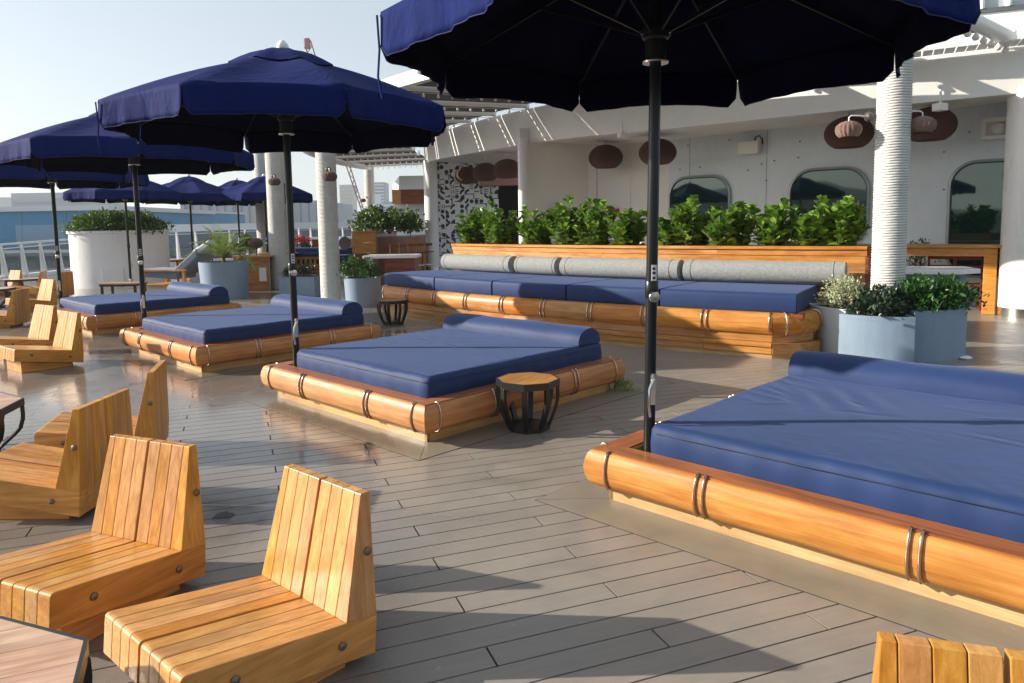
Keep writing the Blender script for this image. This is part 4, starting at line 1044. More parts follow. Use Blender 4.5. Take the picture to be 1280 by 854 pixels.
# beige wall fittings
mb = MB(); q = WC.lerp(WA, .12); mb.box(-.006, .006, -.01, 0, 0, 4.0); obj('panel_seam', mb, M_SEAM, hull, loc=(q.x, q.y, 0), rot=(0, 0, math.atan2(WA.y - WC.y, WA.x - WC.x)))
dd = (WA - WC); q = WC.lerp(WA, .12)
mb = MB(); mb.box(-.01, 1.05, -.014, -.004, 3.02, 3.04); mb.box(1.04, 1.06, -.014, -.004, 0, 3.04); obj('door_outline', mb, M_CREAM, hull, loc=(q.x, q.y, 0), rot=(0, 0, math.atan2(dd.y, dd.x)))
# patterned wall, door opening
mb = MB()
wall_seg('patterned_wall', WH, WG, 0, 4.4, mat('pattern_ground', (.88, .88, .88), .5))
rg = random.Random(3); pat = MB(); patb = MB(); x0, x1 = WH.x, WG.x; cell = (x1 - x0) / 15; Yp = min(WG.y, WH.y) - .006
def yw(x): return WH.y + (WG.y - WH.y) * (x - WH.x) / (WG.x - WH.x) - .004
nz = int(4.3 / cell)
for i in range(15):
    for j in range(nz):
        cx = x0 + (i + .5) * cell; cz = .1 + (j + .5) * cell; T = pat if rg.random() < .88 else patb; y = yw(cx); s = cell * .56
        kind = rg.randrange(8); rot = rg.randrange(4) * PI / 2
        def R_(x, z): return (cx + x * math.cos(rot) - z * math.sin(rot), y - .001 * (1 + 0), cz + x * math.sin(rot) + z * math.cos(rot))
        def poly(pts): T.add([R_(a * s, b * s) for a, b in pts], [tuple(range(len(pts)))])
        if kind == 0: poly([(-1, -1), (1, -1), (1, -.7), (-.7, -.7), (-.7, 1), (-1, 1)][:4]); poly([(-1, -1), (-.7, -1), (-.7, 1), (-1, 1)])
        elif kind == 1: poly([(.75 * math.cos(t), .75 * math.sin(t)) for t in np.linspace(0, 2 * PI, 14)[:-1]])
        elif kind == 2: poly([(-1 + 1.6 * math.cos(t), -1 + 1.6 * math.sin(t)) for t in np.linspace(0, PI / 2, 8)] + [(-1, -1)])
        elif kind == 3:
            o = [(-1 + 1.9 * math.cos(t), -1 + 1.9 * math.sin(t)) for t in np.linspace(0, PI / 2, 8)]; i2 = [(-1 + 1.1 * math.cos(t), -1 + 1.1 * math.sin(t)) for t in np.linspace(PI / 2, 0, 8)]
            for q in range(7): poly([o[q], o[q + 1], i2[6 - q], i2[7 - q]])
        elif kind == 4:
            for q in (-.7, 0, .7): poly([(-.7, q - .12), (.7, q - .12), (.7, q + .12), (-.7, q + .12)])
        elif kind == 5: poly([(-1, -.2), (1, -.2), (1, .15), (-1, .15)]); poly([(0.2, 0), (1, 0), (1, .9)])
        elif kind == 6: poly([(-1, -1), (1, -1), (-1, 1)])
o = obj('wall_pattern', pat, mat('pattern_dark', (.035, .04, .07), .5), hull, fix=False); o['kind'] = 'stuff'
o = obj('wall_pattern', patb, mat('pattern_blue', (.03, .05, .25), .5), hull, fix=False, label='blue shapes of the printed wall'); o['kind'] = 'stuff'
mb = MB(); mb.box(WG.x, WG.x + 1.6, WG.y + .3, WG.y + .5, 0, 4.4); obj('doorway', mb, mat('doorway_black', (.004, .004, .004), .9), hull)
mb = MB(); mb.box(-.4, 1.9, -.25, .4, 0, .28); obj('soffit_box', mb, mat('pink_soffit', (.42, .22, .18), .6), hull, loc=(WG.x - .3, WG.y - .5, 3.3))
for px, Y, r, zt_ in ((1293, 12.55, .46, 3.9), (654, 19.4, .13, 4.0), (539, 28.6, .27, 4.3)):
    q = depth_pt(px, 250, Y); mb = MB(); mb.lathe([(r, .16), (r, zt_)], 40, (q.x, q.y, 0)); obj('pillar', mb, M_WHITE2, hull, 40)
    mb = MB(); mb.lathe([(r + .012, 0), (r + .012, .158)], 40, (q.x, q.y, 0)); obj('pillar_skirt', mb, M_STEEL, hull, 40)
# upper deck parapet on the right
def parc(name, prof, R, px0, px1, m_, n=12, smooth=None):
    return arc_obj(name, prof, R, phi_of(on_ring(px0, 60, R)), phi_of(on_ring(px1, 60, R)), m_, hull, n, smooth)
parc('upper_wall', [(-.1, 4.4), (0, 4.4), (0, 5.28), (-.1, 5.28)], 16.55, 1030, 1500, M_WHITE)
parc('parapet_trim', [(-.12, 5.282), (.03, 5.282), (.03, 5.36), (-.12, 5.36)], 16.55, 1030, 1500, mat('trim_dark', (.10, .11, .12), .4))
for i in range(9):
    a, b = 1160 + 34 * i, 1190 + 34 * i
    parc('parapet_glass', [(-.06, 5.362), (-.04, 5.362), (-.04, 6.6), (-.06, 6.6)], 16.55, a, b, mat('upper_glass', (.42, .50, .53), .08), 2)
    q = on_ring(b + 2, 20, 16.55); mb = MB(); mb.box(-.04, .04, -.04, .04, 5.36, 6.7); obj('parapet_post', mb, M_WHITE, hull, loc=(q.x, q.y, 0), rot=(0, 0, .5))
# ------------------------------------------------------------------ pergola
perg = thing('pergola', 'white tube pergola with grey awning strips over the walkway', 'pergola', (0, 0, 0))
def lerp(a, b, t): return a + (b - a) * t
def Rin(d): return float(np.interp(d, [177.5, 186.5, 196.2, 207], [18.80, 18.05, 17.36, 17.05])) + max(0, 178 - d) * .12
def Rout(d): return lerp(23.6, 21.35, min(max((d - 180) / 60, 0), 1)) + max(0, 180 - d) * .12
def Zp(d): return lerp(5.25, 4.70, min(max((d - 165) / 75, 0), 1))
def tube_pt(d, s_, dz=0.0):
    a_ = ring(Rin(d), math.radians(d), Zp(d) + dz); q_ = math.radians(180 + (d - 180) * .61); return a_ + Vector((math.cos(q_) * s_, math.sin(q_) * s_, 0))
degs = [245.86 - 6.1 * i for i in range(17)][::-1]
bulb = MB(); bulb.lathe([(0, -.075), (.022, -.07), (.036, -.05), (.036, -.03), (.02, -.005), (.012, .0), (.012, .02), (0, .02)], 12); bulb_me = mesh('bulb', bulb, mat('bulb_white', (.82, .82, .80), .3), 60)
bulb_big = MB(); bulb_big.lathe([(0, -.105), (.032, -.098), (.052, -.07), (.052, -.045), (.028, -.005), (.016, .0), (.016, .02), (0, .02)], 14); bulb_big_me = mesh('bulb', bulb_big, mat('bulb_white', (.82, .82, .80), .3), 60)
ORD = ['first', 'second', 'third', 'fourth', 'fifth', 'sixth', 'seventh', 'eighth', 'ninth', 'tenth', 'eleventh', 'twelfth', 'thirteenth', 'fourteenth', 'fifteenth', 'sixteenth', 'last']
for i, dg in enumerate(degs):
    ph = math.radians(dg); z = Zp(dg); a = tube_pt(dg, .02); b = tube_pt(dg, 4.9)
    mb = MB(); mb.tube([a, b], .105 if dg < 225 else .12, 18); obj('tube', mb, M_WHITE, perg, 50)
    mb = MB(); mb.bar(a - (b - a).normalized() * .02, a + (b - a).normalized() * .06, .2, .24); obj('end_plate', mb, M_WHITE, perg, bevel=.01)
    st = thing('light_string', '', 'string lights', a - Vector((0, 0, .14)), 0, 'bulb strings hanging under the pergola tubes')
    st['label'] = 'bulb string under the ' + ORD[len(degs) - 1 - i] + ' pergola tube counted from the upper right corner'
    n = int((b - a).length / .34); mb = MB(); mb.tube([(b - a) * (j / 10) + Vector((0, 0, .0 - .01 * math.sin(j * PI / 2))) for j in range(11)], .006, 4); obj('cable', mb, M_WHITE, st)
    for j in range(n): link('bulb', bulb_big_me if dg > 235 else bulb_me, st, (b - a) * ((j + .5) / n) - Vector((0, 0, .02)))
    if i < len(degs) - 1:
        d2 = degs[i + 1]; z2 = Zp(d2); q = []
        for (dgx, sg) in ((dg, 1), (d2, -1)):
            for s__ in ((1.0 if dgx > 222 else .1), 4.6):
                p = tube_pt(dgx, s__, -.02); qd = math.radians(180 + (dgx - 180) * .61); tn2 = Vector((-math.sin(qd), math.cos(qd), 0)) * .175 * sg; q.append(p + tn2)
        q = [q[0], q[1], q[3], q[2]]; mb = MB(); mb.hexa([v for v in q] + [v + Vector((0, 0, .03)) for v in q]); obj('awning', mb, M_AWN, perg)
pts = [tube_pt(d, 4.75, -.12) for d in [147 + 3.1 * i for i in range(33)]]
mb = MB()
for i in range(len(pts) - 1): mb.bar(pts[i], pts[i + 1] + (pts[i + 1] - pts[i]).normalized() * .02, .18, .26)
obj('outer_beam', mb, M_WHITE, perg)
p = depth_pt(464, 300, 42.0); rope_column('slim far column with a tiny lamp, left of the timber kiosk', p.x, p.y, .26, 5.2, .07)
p = depth_pt(459, 247, 41.6); wall_lamp('tiny dark lamp on the slim far column left of the kiosk', p.x, p.y - .1, p.z, -1, colr=M_WICKB, arm=.22)
# ------------------------------------------------------------------ hanging lanterns
def lantern(label, px, py, Y, r=.45, ceil=3.95):
    p = depth_pt(px, py, Y); t = thing('hanging_lantern', label, 'lantern', p, 0, 'big dark woven lanterns under the overhang')
    mb = MB(); n = 12; prof = [(r * math.cos(a), r * .74 * math.sin(a)) for a in np.linspace(-.95, 1.42, n)]; prof = [(r * math.cos(-.95) - .05, -r * .74 * math.sin(.95) + .03)] + prof
    mb.lathe([(max(a, .02), b) for a, b in prof], 40); obj('shade', mb, M_WICK, t, 60)
    mb = MB(); mb.lathe([(.0, 0), (r * .55, 0)], 24, (0, 0, -r * .50)); obj('diffuser', mb, M_WICK, t)
    mb = MB(); mb.tube([(0, 0, r * .7), (0, 0, max(ceil - p.z, r * .75))], .012, 6); obj('cord', mb, M_WHITE, t)
    mb = MB(); mb.box(-.09, .09, -.04, .04, -.05, .0); mb.box(-.02, .02, -.02, .02, -.1, -.05); obj('ceiling_mount', mb, M_WHITE, t, loc=(0, 0, max(ceil - p.z, r * .8)))
    return t
lantern('dark woven lantern left of the tall parasol pole', 757, 197, 19.2, ceil=3.9); lantern('dark woven lantern half hidden behind the tall parasol pole', 822, 191, 17.6)
lantern('leftmost dark woven lantern by the patterned wall', 584, 220, 26.5, ceil=4.1); lantern('middle dark woven lantern by the patterned wall', 607, 216, 25.0, ceil=4.1); lantern('woven lantern cut by the cream wall, over the black doorway', 634, 212, 23.4, ceil=4.0)
lantern('dark woven lantern just left of the white rope column', 1061, 167, 14.3, ceil=3.85); lantern('dark woven lantern just right of the white rope column', 1162, 157, 13.6, ceil=3.85)
# wall fittings standing apart
q = on_wall(938, 184, .12); t = thing('floodlight', 'white box floodlight with a bent cable on the grey wall', 'floodlight', q, ang_w)
mb = MB(); mb.box(-.27, .22, -.10, .10, -.16, .13); obj('housing', mb, M_CREAM, t, bevel=.012); mb = MB(); mb.tube([(.1, 0, .13), (.12, 0, .22), (.2, .02, .25), (.25, .06, .18), (.25, .1, .05)], .015, 6); obj('cable', mb, M_BLACK, t); mb = MB(); mb.box(.19, .24, -.05, .14, -.1, .2); obj('bracket', mb, M_GREYW, t)
q = on_wall(1246, 161, .08); t = thing('horn_speaker', 'square white horn speaker with a round centre beside the big pillar', 'speaker', q, ang_w)
mb = MB(); o_, i_ = [(-.24, -.2), (.24, -.2), (.24, .2), (-.24, .2)], [(-.17, -.13), (.17, -.13), (.17, .13), (-.17, .13)]
mb.add([(x, -.1, z) for x, z in o_] + [(x, -.1, z) for x, z in i_] + [(x, 0.06, z) for x, z in o_] + [(x * .8, -.01, z * .8) for x, z in i_], [(0, 1, 5, 4), (1, 2, 6, 5), (2, 3, 7, 6), (3, 0, 4, 7), (0, 8, 9, 1), (1, 9, 10, 2), (2, 10, 11, 3), (3, 11, 8, 0), (4, 5, 13, 12), (5, 6, 14, 13), (6, 7, 15, 14), (7, 4, 12, 15), (12, 13, 14, 15)]); obj('housing', mb, M_CREAM, t)
mb = MB(); mb.lathe([(0, .06), (.06, .05), (.11, 0), (.12, -.02)], 24); obj('horn', mb, M_WHITE, t, 50, loc=(.02, -.07, 0), rot=(PI / 2, 0, 0))
dr = WA - WC; aa = math.atan2(dr.y, dr.x); nn_ = Vector((dr.y, -dr.x, 0)).normalized(); nn_ = -nn_ if nn_.y > 0 else nn_
def on_w2(px, py, off=.0):
    r = ray(px, py); A = WC + nn_ * off; t = (A.x * nn_.x + A.y * nn_.y) / (r[0] * nn_.x + r[1] * nn_.y); return Vector((r[0] * t, r[1] * t, HC + r[2] * t))
q = on_w2(767, 265, .05); t = thing('fire_call_point', 'small red call point box on the cream wall above the shrubs', 'call point', q, aa)
mb = MB(); mb.box(-.15, .15, -.04, .05, -.09, .09); obj('box', mb, mat('signal_red', (.45, .02, .03), .4), t, bevel=.01); mb = MB(); mb.box(-.10, -.02, -.046, -.041, -.04, .04); mb.box(.03, .12, -.046, -.041, -.04, -.02); obj('cover', mb, mat('call_point_print', (.7, .5, .5), .5), t)
r_ = ray(697, 262); q = depth_pt(697, 264, 19.75); t = thing('wall_bracket', 'little dark coat-hook bracket on the cream wall above the shrubs', 'bracket', q, 0)
mb = MB(); mb.tube([(0, .2, .15), (0, -.05, .16), (.05, -.1, .05), (.05, -.1, -.12)], .018, 6); obj('hook', mb, M_DULL, t); mb = MB(); mb.box(-.05, -.02, -.02, .2, -.16, .16); obj('plate', mb, M_DULL, t)
for px, py, Y, lb in ((778, 168, 16.8, 'small white ceiling spotlight above the lantern left of the pole'), (1175, 133, 12.9, 'small white ceiling spotlight right of the white rope column')):
    q = depth_pt(px, py, Y); t = thing('ceiling_spotlight', lb, 'spotlight', q, .4); mb = MB(); mb.box(-.09, .09, -.09, .09, -.08, .05); obj('housing', mb, M_WHITE, t, bevel=.01); mb = MB(); mb.tube([(0, 0, .05), (0, 0, .3)], .02, 8); obj('stem', mb, M_WHITE, t)
# ------------------------------------------------------------------ furniture on the right by the wall
tt = Vector((math.cos(phi_of((8.5, 12.7)) + PI / 2), math.sin(phi_of((8.5, 12.7)) + PI / 2), 0)); ta = math.radians(-33)
c0 = depth_pt(1237, 350, 12.8); ex = Vector((math.cos(ta), math.sin(ta), 0)); ey = Vector((-ex.y, ex.x, 0)); HT = 1.24; LT, DT = 4.0, .95
t = thing('timber_table', 'tall thick timber table beside the big white pillar', 'table', (c0.x + ex.x * .1, c0.y + ex.y * .1, 0), ta)
for i in range(5):
    mb = MB(); mb.box(-LT, .06, DT * i / 5 - .06, DT * (i + 1) / 5 - .064, HT - .045, HT); obj('top_board', mb, M_CHAIR, t)
mb = MB(); mb.box(-LT, .0, 0.0, .05, HT - .2, HT - .047); mb.box(-LT, .0, DT - .15, DT - .1, HT - .2, HT - .047); obj('apron', mb, M_CHAIR, t)
for sx in (-.1, -LT + .05):
    for sy in (0.0, DT - .22):
        mb = MB(); mb.box(-.1, .1, 0, .17, 0, HT - .048); obj('leg', mb, M_CHAIR, t, loc=(sx, sy - .004, 0), bevel=.01)
for k, lb in enumerate(('dark wooden chair under the timber table, left one', 'dark wooden chair under the timber table, right one beside the leg')):
    q = depth_pt((1192, 1226)[k], 340, 13.6 - .4 * k); t = thing('dark_chair', lb, 'chair', (q.x, q.y + .4, 0), ta + .1)
    for sx in (-.22, .22):
        for sy in (-.2, .2):
            mb = MB(); mb.box(sx - .02, sx + .02, sy - .02, sy + .02, 0, 1.05 if sy < 0 else .45); obj('leg', mb, M_RED, t)
    mb = MB(); mb.box(-.24, .24, -.22, .24, .45, .49); obj('seat', mb, M_RED, t); mb = MB(); mb.box(-.199, .199, -.215, -.185, .95, 1.03); obj('back_rail', mb, M_RED, t); mb = MB(); mb.box(-.199, .199, -.215, -.185, .76, .84); obj('back_rail', mb, M_RED, t)
q = depth_pt(1226, 336, 10.6); t = thing('white_counter', 'white-topped low counter behind the big green shrub on the right', 'counter', (q.x, q.y, 0), math.radians(-14))
zc = q.z
mb = MB(); mb.prism_z([(-3.2, -.1), (-.35, -.28), (.0, .0), (-.02, .55), (-3.2, .75)], zc - .07, zc); obj('top', mb, M_WHITE2, t, bevel=.01)
mb = MB(); mb.prism_z([(-3.1, .05), (-.5, .0), (-.12, .2), (-.12, .5), (-3.1, .65)], 0, zc - .072); obj('base', mb, M_PLANTER, t)
bush('green_shrub', 'small green shrub glimpsed behind the white counter under the timber table', (depth_pt(1150, 330, 14.4).x, 14.4, .75), .3, .3, .5, 44, 500, .07, .03, M_LEAFM)
# PART5
# ------------------------------------------------------------------ bar corner, kiosk and far furniture
def flat_box(mb, px0, py0, px1, py1, Y, dep): 
    a = depth_pt(px0, py1, Y); b = depth_pt(px1, py0, Y); mb.box(a.x, b.x, Y, Y + dep, a.z, b.z); return a, b
q = depth_pt(441, 325, 26.5); q2 = depth_pt(470, 325, 26.5); zt_ = depth_pt(455, 289, 26.5).z
t = thing('bar_planting_box', 'orange timber planting box at the left end of the bar counter', 'planter', (q.x, q.y, 0)); wbx = q2.x - q.x
for j, (z0, z1) in enumerate(((0, .42), (.425, .80), (.805, 1.18), (1.185, zt_ - .06))):
    mb = MB(); mb.box(0, wbx, 0, .04, z0, z1); obj('board', mb, M_CHAIR if j > 1 else M_RED, t)
    mb = MB(); mb.box(wbx - .04, wbx, .042, 5.0, z0, z1); obj('side_board', mb, M_RED, t)
mb = MB(); mb.box(-.04, wbx + .03, -.04, .9, zt_ - .055, zt_); obj('cap', mb, M_CHAIR, t)
mb = MB(); mb.box(.05, wbx - .05, .05, 4.5, zt_ - .2, zt_ - .06); obj('soil', mb, M_SOIL, t)
for k in range(7):
    mb = MB(); mb.box(.08, wbx - .08, -.02, -.002, .10 + k * .1, .14 + k * .1); obj('louvre', mb, M_RED, t)
hw = depth_pt(484, 280, 28).x; bush('hedge', 'glossy pale-green hedge along the top of the bar planting box', (hw, 28.0, zt_ - .05), 1.35, .7, .72, 51, 3600, .12, .08, M_LEAFH, cat='hedge')
t = thing('bar_counter', 'long dark-topped bar counter with a red timber front', 'counter', (0, 0, 0)); a = depth_pt(468, 296, 26.6); b = depth_pt(545, 289, 31.0)
mb = MB(); d = (b - a); d.z = 0; n_ = Vector((d.y, -d.x, 0)).normalized(); z1 = a.z
mb.hexa([(a.x, a.y, z1 - .06), (b.x, b.y, z1 - .06), (b.x, b.y + .8, z1 - .06), (a.x, a.y + .8, z1 - .06), (a.x, a.y, z1), (b.x, b.y, z1 + .02), (b.x, b.y + .8, z1 + .02), (a.x, a.y + .8, z1)]); obj('top', mb, mat('counter_top', (.12, .10, .09), .3), t)
for k in range(12):
    p0 = a.lerp(b, k / 12); p1 = a.lerp(b, (k + 1) / 12 - .003); mb = MB(); mb.hexa([(p0.x, p0.y + .25, 0), (p1.x, p1.y + .25, 0), (p1.x, p1.y + .3, 0), (p0.x, p0.y + .3, 0), (p0.x, p0.y + .25, z1 - .062), (p1.x, p1.y + .25, z1 - .062), (p1.x, p1.y + .3, z1 - .062), (p0.x, p0.y + .3, z1 - .062)]); obj('front_board', mb, M_RED, t)
names = ['leftmost', 'second', 'third', 'fourth', 'rightmost']
st0 = None
for k in range(5):
    q = depth_pt(494 + 10.5 * k, 320, 26.6 + .55 * k)
    lb = names[k] + ' slim timber bar stool in front of the bar counter'
    if st0 is None:
        t = thing('bar_stool', lb, 'stool', (q.x, q.y - .35, 0), .4, 'slim bar stools at the counter')
        for sx in (-.17, .17):
            for sy in (-.17, .17):
                mb = MB(); mb.box(sx - .02, sx + .02, sy - .02, sy + .02, 0, 1.12 if sy < 0 else .74); obj('leg', mb, M_CHAIR if sy < 0 else M_RED, t)
        mb = MB(); mb.box(-.2, .2, -.2, .2, .742, .78); obj('seat', mb, M_RED, t); mb = MB(); mb.box(-.15, .15, -.185, -.165, 1.0, 1.1); obj('back_rail', mb, M_RED, t)
        mb = MB(); mb.box(-.15, .15, -.18, -.16, .25, .29); obj('footrest', mb, M_STEEL, t); st0 = t
    else: dup(st0, (q.x, q.y - .35, 0), .4, lb)
a = depth_pt(453, 320, 20.5); b = depth_pt(521, 320, 20.5); z1 = a.z
t = thing('service_table', 'white-topped service table with a red timber body by the bar', 'table', (a.x, a.y, 0), 0); Wt = b.x - a.x
mb = MB(); mb.box(0, Wt, 0, 1.1, z1 - .085, z1); obj('top', mb, M_WHITE2, t, bevel=.015)
for j in range(3):
    zz = (z1 - .09) / 3; mb = MB(); mb.box(.62, Wt - .08, .12, .16, j * zz + .004, (j + 1) * zz - .004); obj('front_board', mb, M_RED, t); mb = MB(); mb.box(.58, .62, .165, .95, j * zz + .004, (j + 1) * zz - .004); obj('side_board', mb, M_RED, t)
mb = MB(); mb.box(.06, .12, .1, .16, 0, z1 - .09); mb.box(.06, .12, .9, .96, 0, z1 - .09); obj('leg', mb, M_WHITE, t)
mb = MB(); mb.box(.625, Wt - .085, .165, .95, 0, z1 - .09); obj('body', mb, M_RED, t)
# kiosk behind
t = thing('kiosk', 'flat-roofed white and orange timber kiosk behind the bar hedge', 'kiosk', (0, 0, 0)); Yk = 40
mb = MB(); a = depth_pt(492, 340, Yk); b = depth_pt(575, 253, Yk); mb.box(a.x, b.x, Yk + 1.2, Yk + 4, 0, b.z); obj('wall', mb, M_GREYW, t)
mb = MB(); a = depth_pt(490, 255, Yk); b = depth_pt(575, 236, Yk); mb.hexa([(a.x, Yk + .9, a.z), (a.x + .5, Yk, a.z), (b.x, Yk, a.z), (b.x, Yk + 4, a.z), (a.x, Yk + .9, b.z), (a.x + .5, Yk, b.z), (b.x, Yk, b.z), (b.x, Yk + 4, b.z)]); obj('timber_band', mb, M_RED, t)
mb = MB(); mb.hexa([(a.x - .05, Yk + .9, a.z + .02), (a.x + .02, Yk - .02, a.z + .02), (a.x + .5, Yk - .05, a.z + .02), (a.x + .4, Yk + .9, a.z + .02), (a.x - .05, Yk + .9, b.z), (a.x + .02, Yk - .02, b.z), (a.x + .5, Yk - .05, b.z), (a.x + .4, Yk + .9, b.z)]); obj('corner_panel', mb, M_CHAIR, t)
mb = MB(); c = depth_pt(500, 220, Yk); mb.hexa([(a.x - .1, Yk + 1, b.z), (a.x + .4, Yk - .1, b.z), (b.x, Yk - .1, b.z), (b.x, Yk + 4, b.z), (a.x - .1, Yk + 1.1, b.z + .35), (a.x + .45, Yk, c.z), (b.x, Yk, c.z), (b.x, Yk + 4, c.z)]); obj('roof', mb, M_WHITE, t)
mb = MB(); a2 = depth_pt(508, 255, Yk - .2); mb.box(a2.x - .05, a2.x + .05, Yk - .1, Yk, 0, a2.z); obj('post', mb, M_WHITE, t)
# timber tub box with panel
a = depth_pt(300, 350, 20.6); b = depth_pt(341, 321, 20.6)
t = thing('timber_tub', 'square timber tub surround with a pale grille panel, beside the palm', 'tub', (a.x, 20.2, 0), .05); Wt = b.x - a.x
for j in range(4):
    zz = b.z / 4; mb = MB(); mb.box(0, Wt, 0, .05, j * zz + .002, (j + 1) * zz - .002); obj('board', mb, M_STEP, t)
    mb = MB(); mb.box(0, .05, .052, 3.2, j * zz + .002, (j + 1) * zz - .002); obj('side_board', mb, M_CHAIR, t)
mb = MB(); mb.box(-.03, Wt + .03, -.03, 3.2, b.z, b.z + .04); obj('top', mb, M_CHAIR, t)
mb = MB(); mb.box(Wt - .30, Wt - .05, -.03, -.002, .25, .68); g_ = obj('grille_frame', mb, M_TOP, t); mb = MB(); mb.box(Wt - .27, Wt - .08, -.036, -.031, .28, .65); obj('grille', mb, M_WHITE, g_)
for k, (px, py) in enumerate(((311, 302), (320, 304))):
    p = depth_pt(px, py, 21.2 - .3 * k); t = thing('ball_lamp', ('brown woven ball lamp behind another on the timber tub', 'front brown woven ball lamp on a thin stand on the timber tub')[k], 'lamp', p)
    mb = MB(); mb.lathe([(.02, -.15), (.12, -.14), (.19, -.06), (.20, 0), (.17, .08), (.10, .14), (.02, .15)], 24); obj('shade', mb, M_WICKB, t, 60); mb = MB(); mb.tube([(0, 0, -.14), (0, 0, -(p.z - b.z) + .04)], .012, 6); obj('stand', mb, M_BLACK, t)
bush('croton', 'orange and green leafy plant beside the small palm', (depth_pt(292, 300, 20.0).x - .5, 20.2, 1.0), .35, .3, .45, 61, 420, .12, .05, M_CROT, cat='plant')
bush('croton', 'yellow-green leafy plant on the timber tub behind the palm', (depth_pt(303, 300, 21.0).x, 21.0, 1.05), .35, .3, .40, 62, 420, .12, .05, M_PALM, cat='plant')
# slatted settee with navy cushions between the columns
a = depth_pt(364, 350, 23.4); b = depth_pt(400, 321, 23.4)
t = thing('slat_settee', 'slatted timber settee with navy cushions seen between the rope columns', 'sofa', (a.x, 23.4, 0)); Wt = b.x - a.x
mb = MB(); mb.box(0, Wt, 0, .06, b.z - .08, b.z); obj('top_rail', mb, M_STEP, t); mb = MB(); mb.box(0, Wt, 0, .06, .25, .33); obj('bottom_rail', mb, M_STEP, t)
for k in range(7):
    mb = MB(); mb.box(Wt * k / 6.3, Wt * k / 6.3 + .06, .005, .055, .332, b.z - .082); obj('slat', mb, M_CHAIR, t)
mb = MB(); mb.box(.02, Wt * .48, .07, .4, b.z - .25, b.z + .12); obj('cushion', mb, M_MAT, t, bevel=.04); mb = MB(); mb.box(Wt * .5, Wt - .02, .07, .4, b.z - .25, b.z + .12); obj('cushion', mb, M_MAT, t, bevel=.04)
a = depth_pt(362, 324, 30); b = depth_pt(440, 309, 30); t = thing('navy_sofa', 'long navy sofa behind the settee, between the rope columns', 'sofa', (a.x, 30, 0)); Wt = b.x - a.x
mb = MB(); mb.box(0, Wt, 0, .35, .3, b.z); obj('backrest', mb, M_MAT, t, bevel=.05); mb = MB(); mb.box(0, Wt, -.8, -.01, .3, .65); obj('seat', mb, M_MAT, t, bevel=.04); mb = MB(); mb.box(0, Wt, -.8, .35, 0, .28); obj('base', mb, M_RED, t)
mb = MB(); p = depth_pt(431, 304, 28.5); t2 = thing('round_cushion', 'grey round-ended bolster beside the bar planting box', 'cushion', p); mb.tube([(-.5, .6, 0), (0, 0, 0)], .26, 20); obj('cover', mb, M_GREYBLUE, t2, 50)
p = depth_pt(377, 306, 33); bush('flower_pot_plant', 'bright red flowers over green leaves between the rope columns', (p.x, p.y, p.z - .4), .5, .3, .45, 71, 700, .09, .05, M_LEAFM, cat='plant'); bush('red_flowers', 'cluster of bright red blossom above the sofa between the columns', (p.x, p.y, p.z + .05), .5, .3, .28, 72, 700, .07, .06, M_REDF, cat='flowers', stems=False)
a = depth_pt(381, 297, 34); b = depth_pt(440, 293, 34); t = thing('white_table', 'white-topped table with brown front behind the navy sofa', 'table', (a.x, 34, 0)); mb = MB(); mb.box(0, b.x - a.x, 0, 1, a.z - .1, a.z); obj('top', mb, M_WHITE2, t); mb = MB(); mb.box(.3, b.x - a.x - .1, .1, .9, 0, a.z - .1); obj('body', mb, M_RED, t)
# recliner
p = floor_pt(232, 362); t = thing('recliner', 'wooden-armed recliner with grey-blue padded seat and raised back', 'recliner', (-8.75, 19.3, 0), math.radians(-8)); t.scale = (1.12, 1.2, 1.12)
def pad(x0, x1, z0, z1, zt, yw_=.32, m_=M_GREYBLUE, nm='cushion'):
    mb = MB(); mb.prism_y([(x0, z0), (x1, z1), (x1 - .03, z1 + zt), (x0 - .03, z0 + zt)], -yw_, yw_); return obj(nm, mb, m_, t, bevel=.035, seg=3)
pad(-.78, .08, .46, .40, .20, .38); pad(.02, .62, .44, .92, .20, .38, nm='back_cushion'); pad(.48, .92, .92, 1.18, .14, .34, m_=M_PLANTERL, nm='head_cushion')
for sy in (-.42, .42):
    mb = MB(); mb.box(-.8, .35, sy - .04, sy + .04, .60, .635); obj('armrest', mb, M_CHAIR, t); mb = MB(); mb.box(-.78, -.72, sy - .03, sy + .03, 0, .598); obj('leg', mb, M_CHAIR, t); mb = MB(); mb.box(.25, .31, sy - .03, sy + .03, 0, .598); obj('leg', mb, M_CHAIR, t)
mb = MB(); mb.box(-.8, .6, -.38, .38, .24, .28); obj('frame', mb, M_CHAIR, t)
p = floor_pt(215, 345); long_table('pale long table behind the recliner, between the far chairs', -12.2, 25.0, .1, 1.6, .8, .74)
long_table('dark-legged far table behind the recliner by the railing', -10.9, 28.0, .1, 1.6, .8, .74, M_TOP)
p = depth_pt(242, 318, 23.2); t = thing('stone_block', 'pale stone weight block of a far parasol, behind the recliner', 'weight block', (p.x, 23.3, 0)); mb = MB(); mb.prism_z([(-.12, -.12), (.12, -.12), (.09, .12), (-.09, .12)], 0, 1.05); obj('block', mb, M_PLANTERL, t, bevel=.03); mb = MB(); mb.tube([(0, 0, 1.05), (0, 0, 1.25)], .05, 10); obj('sleeve', mb, M_STEEL, t)
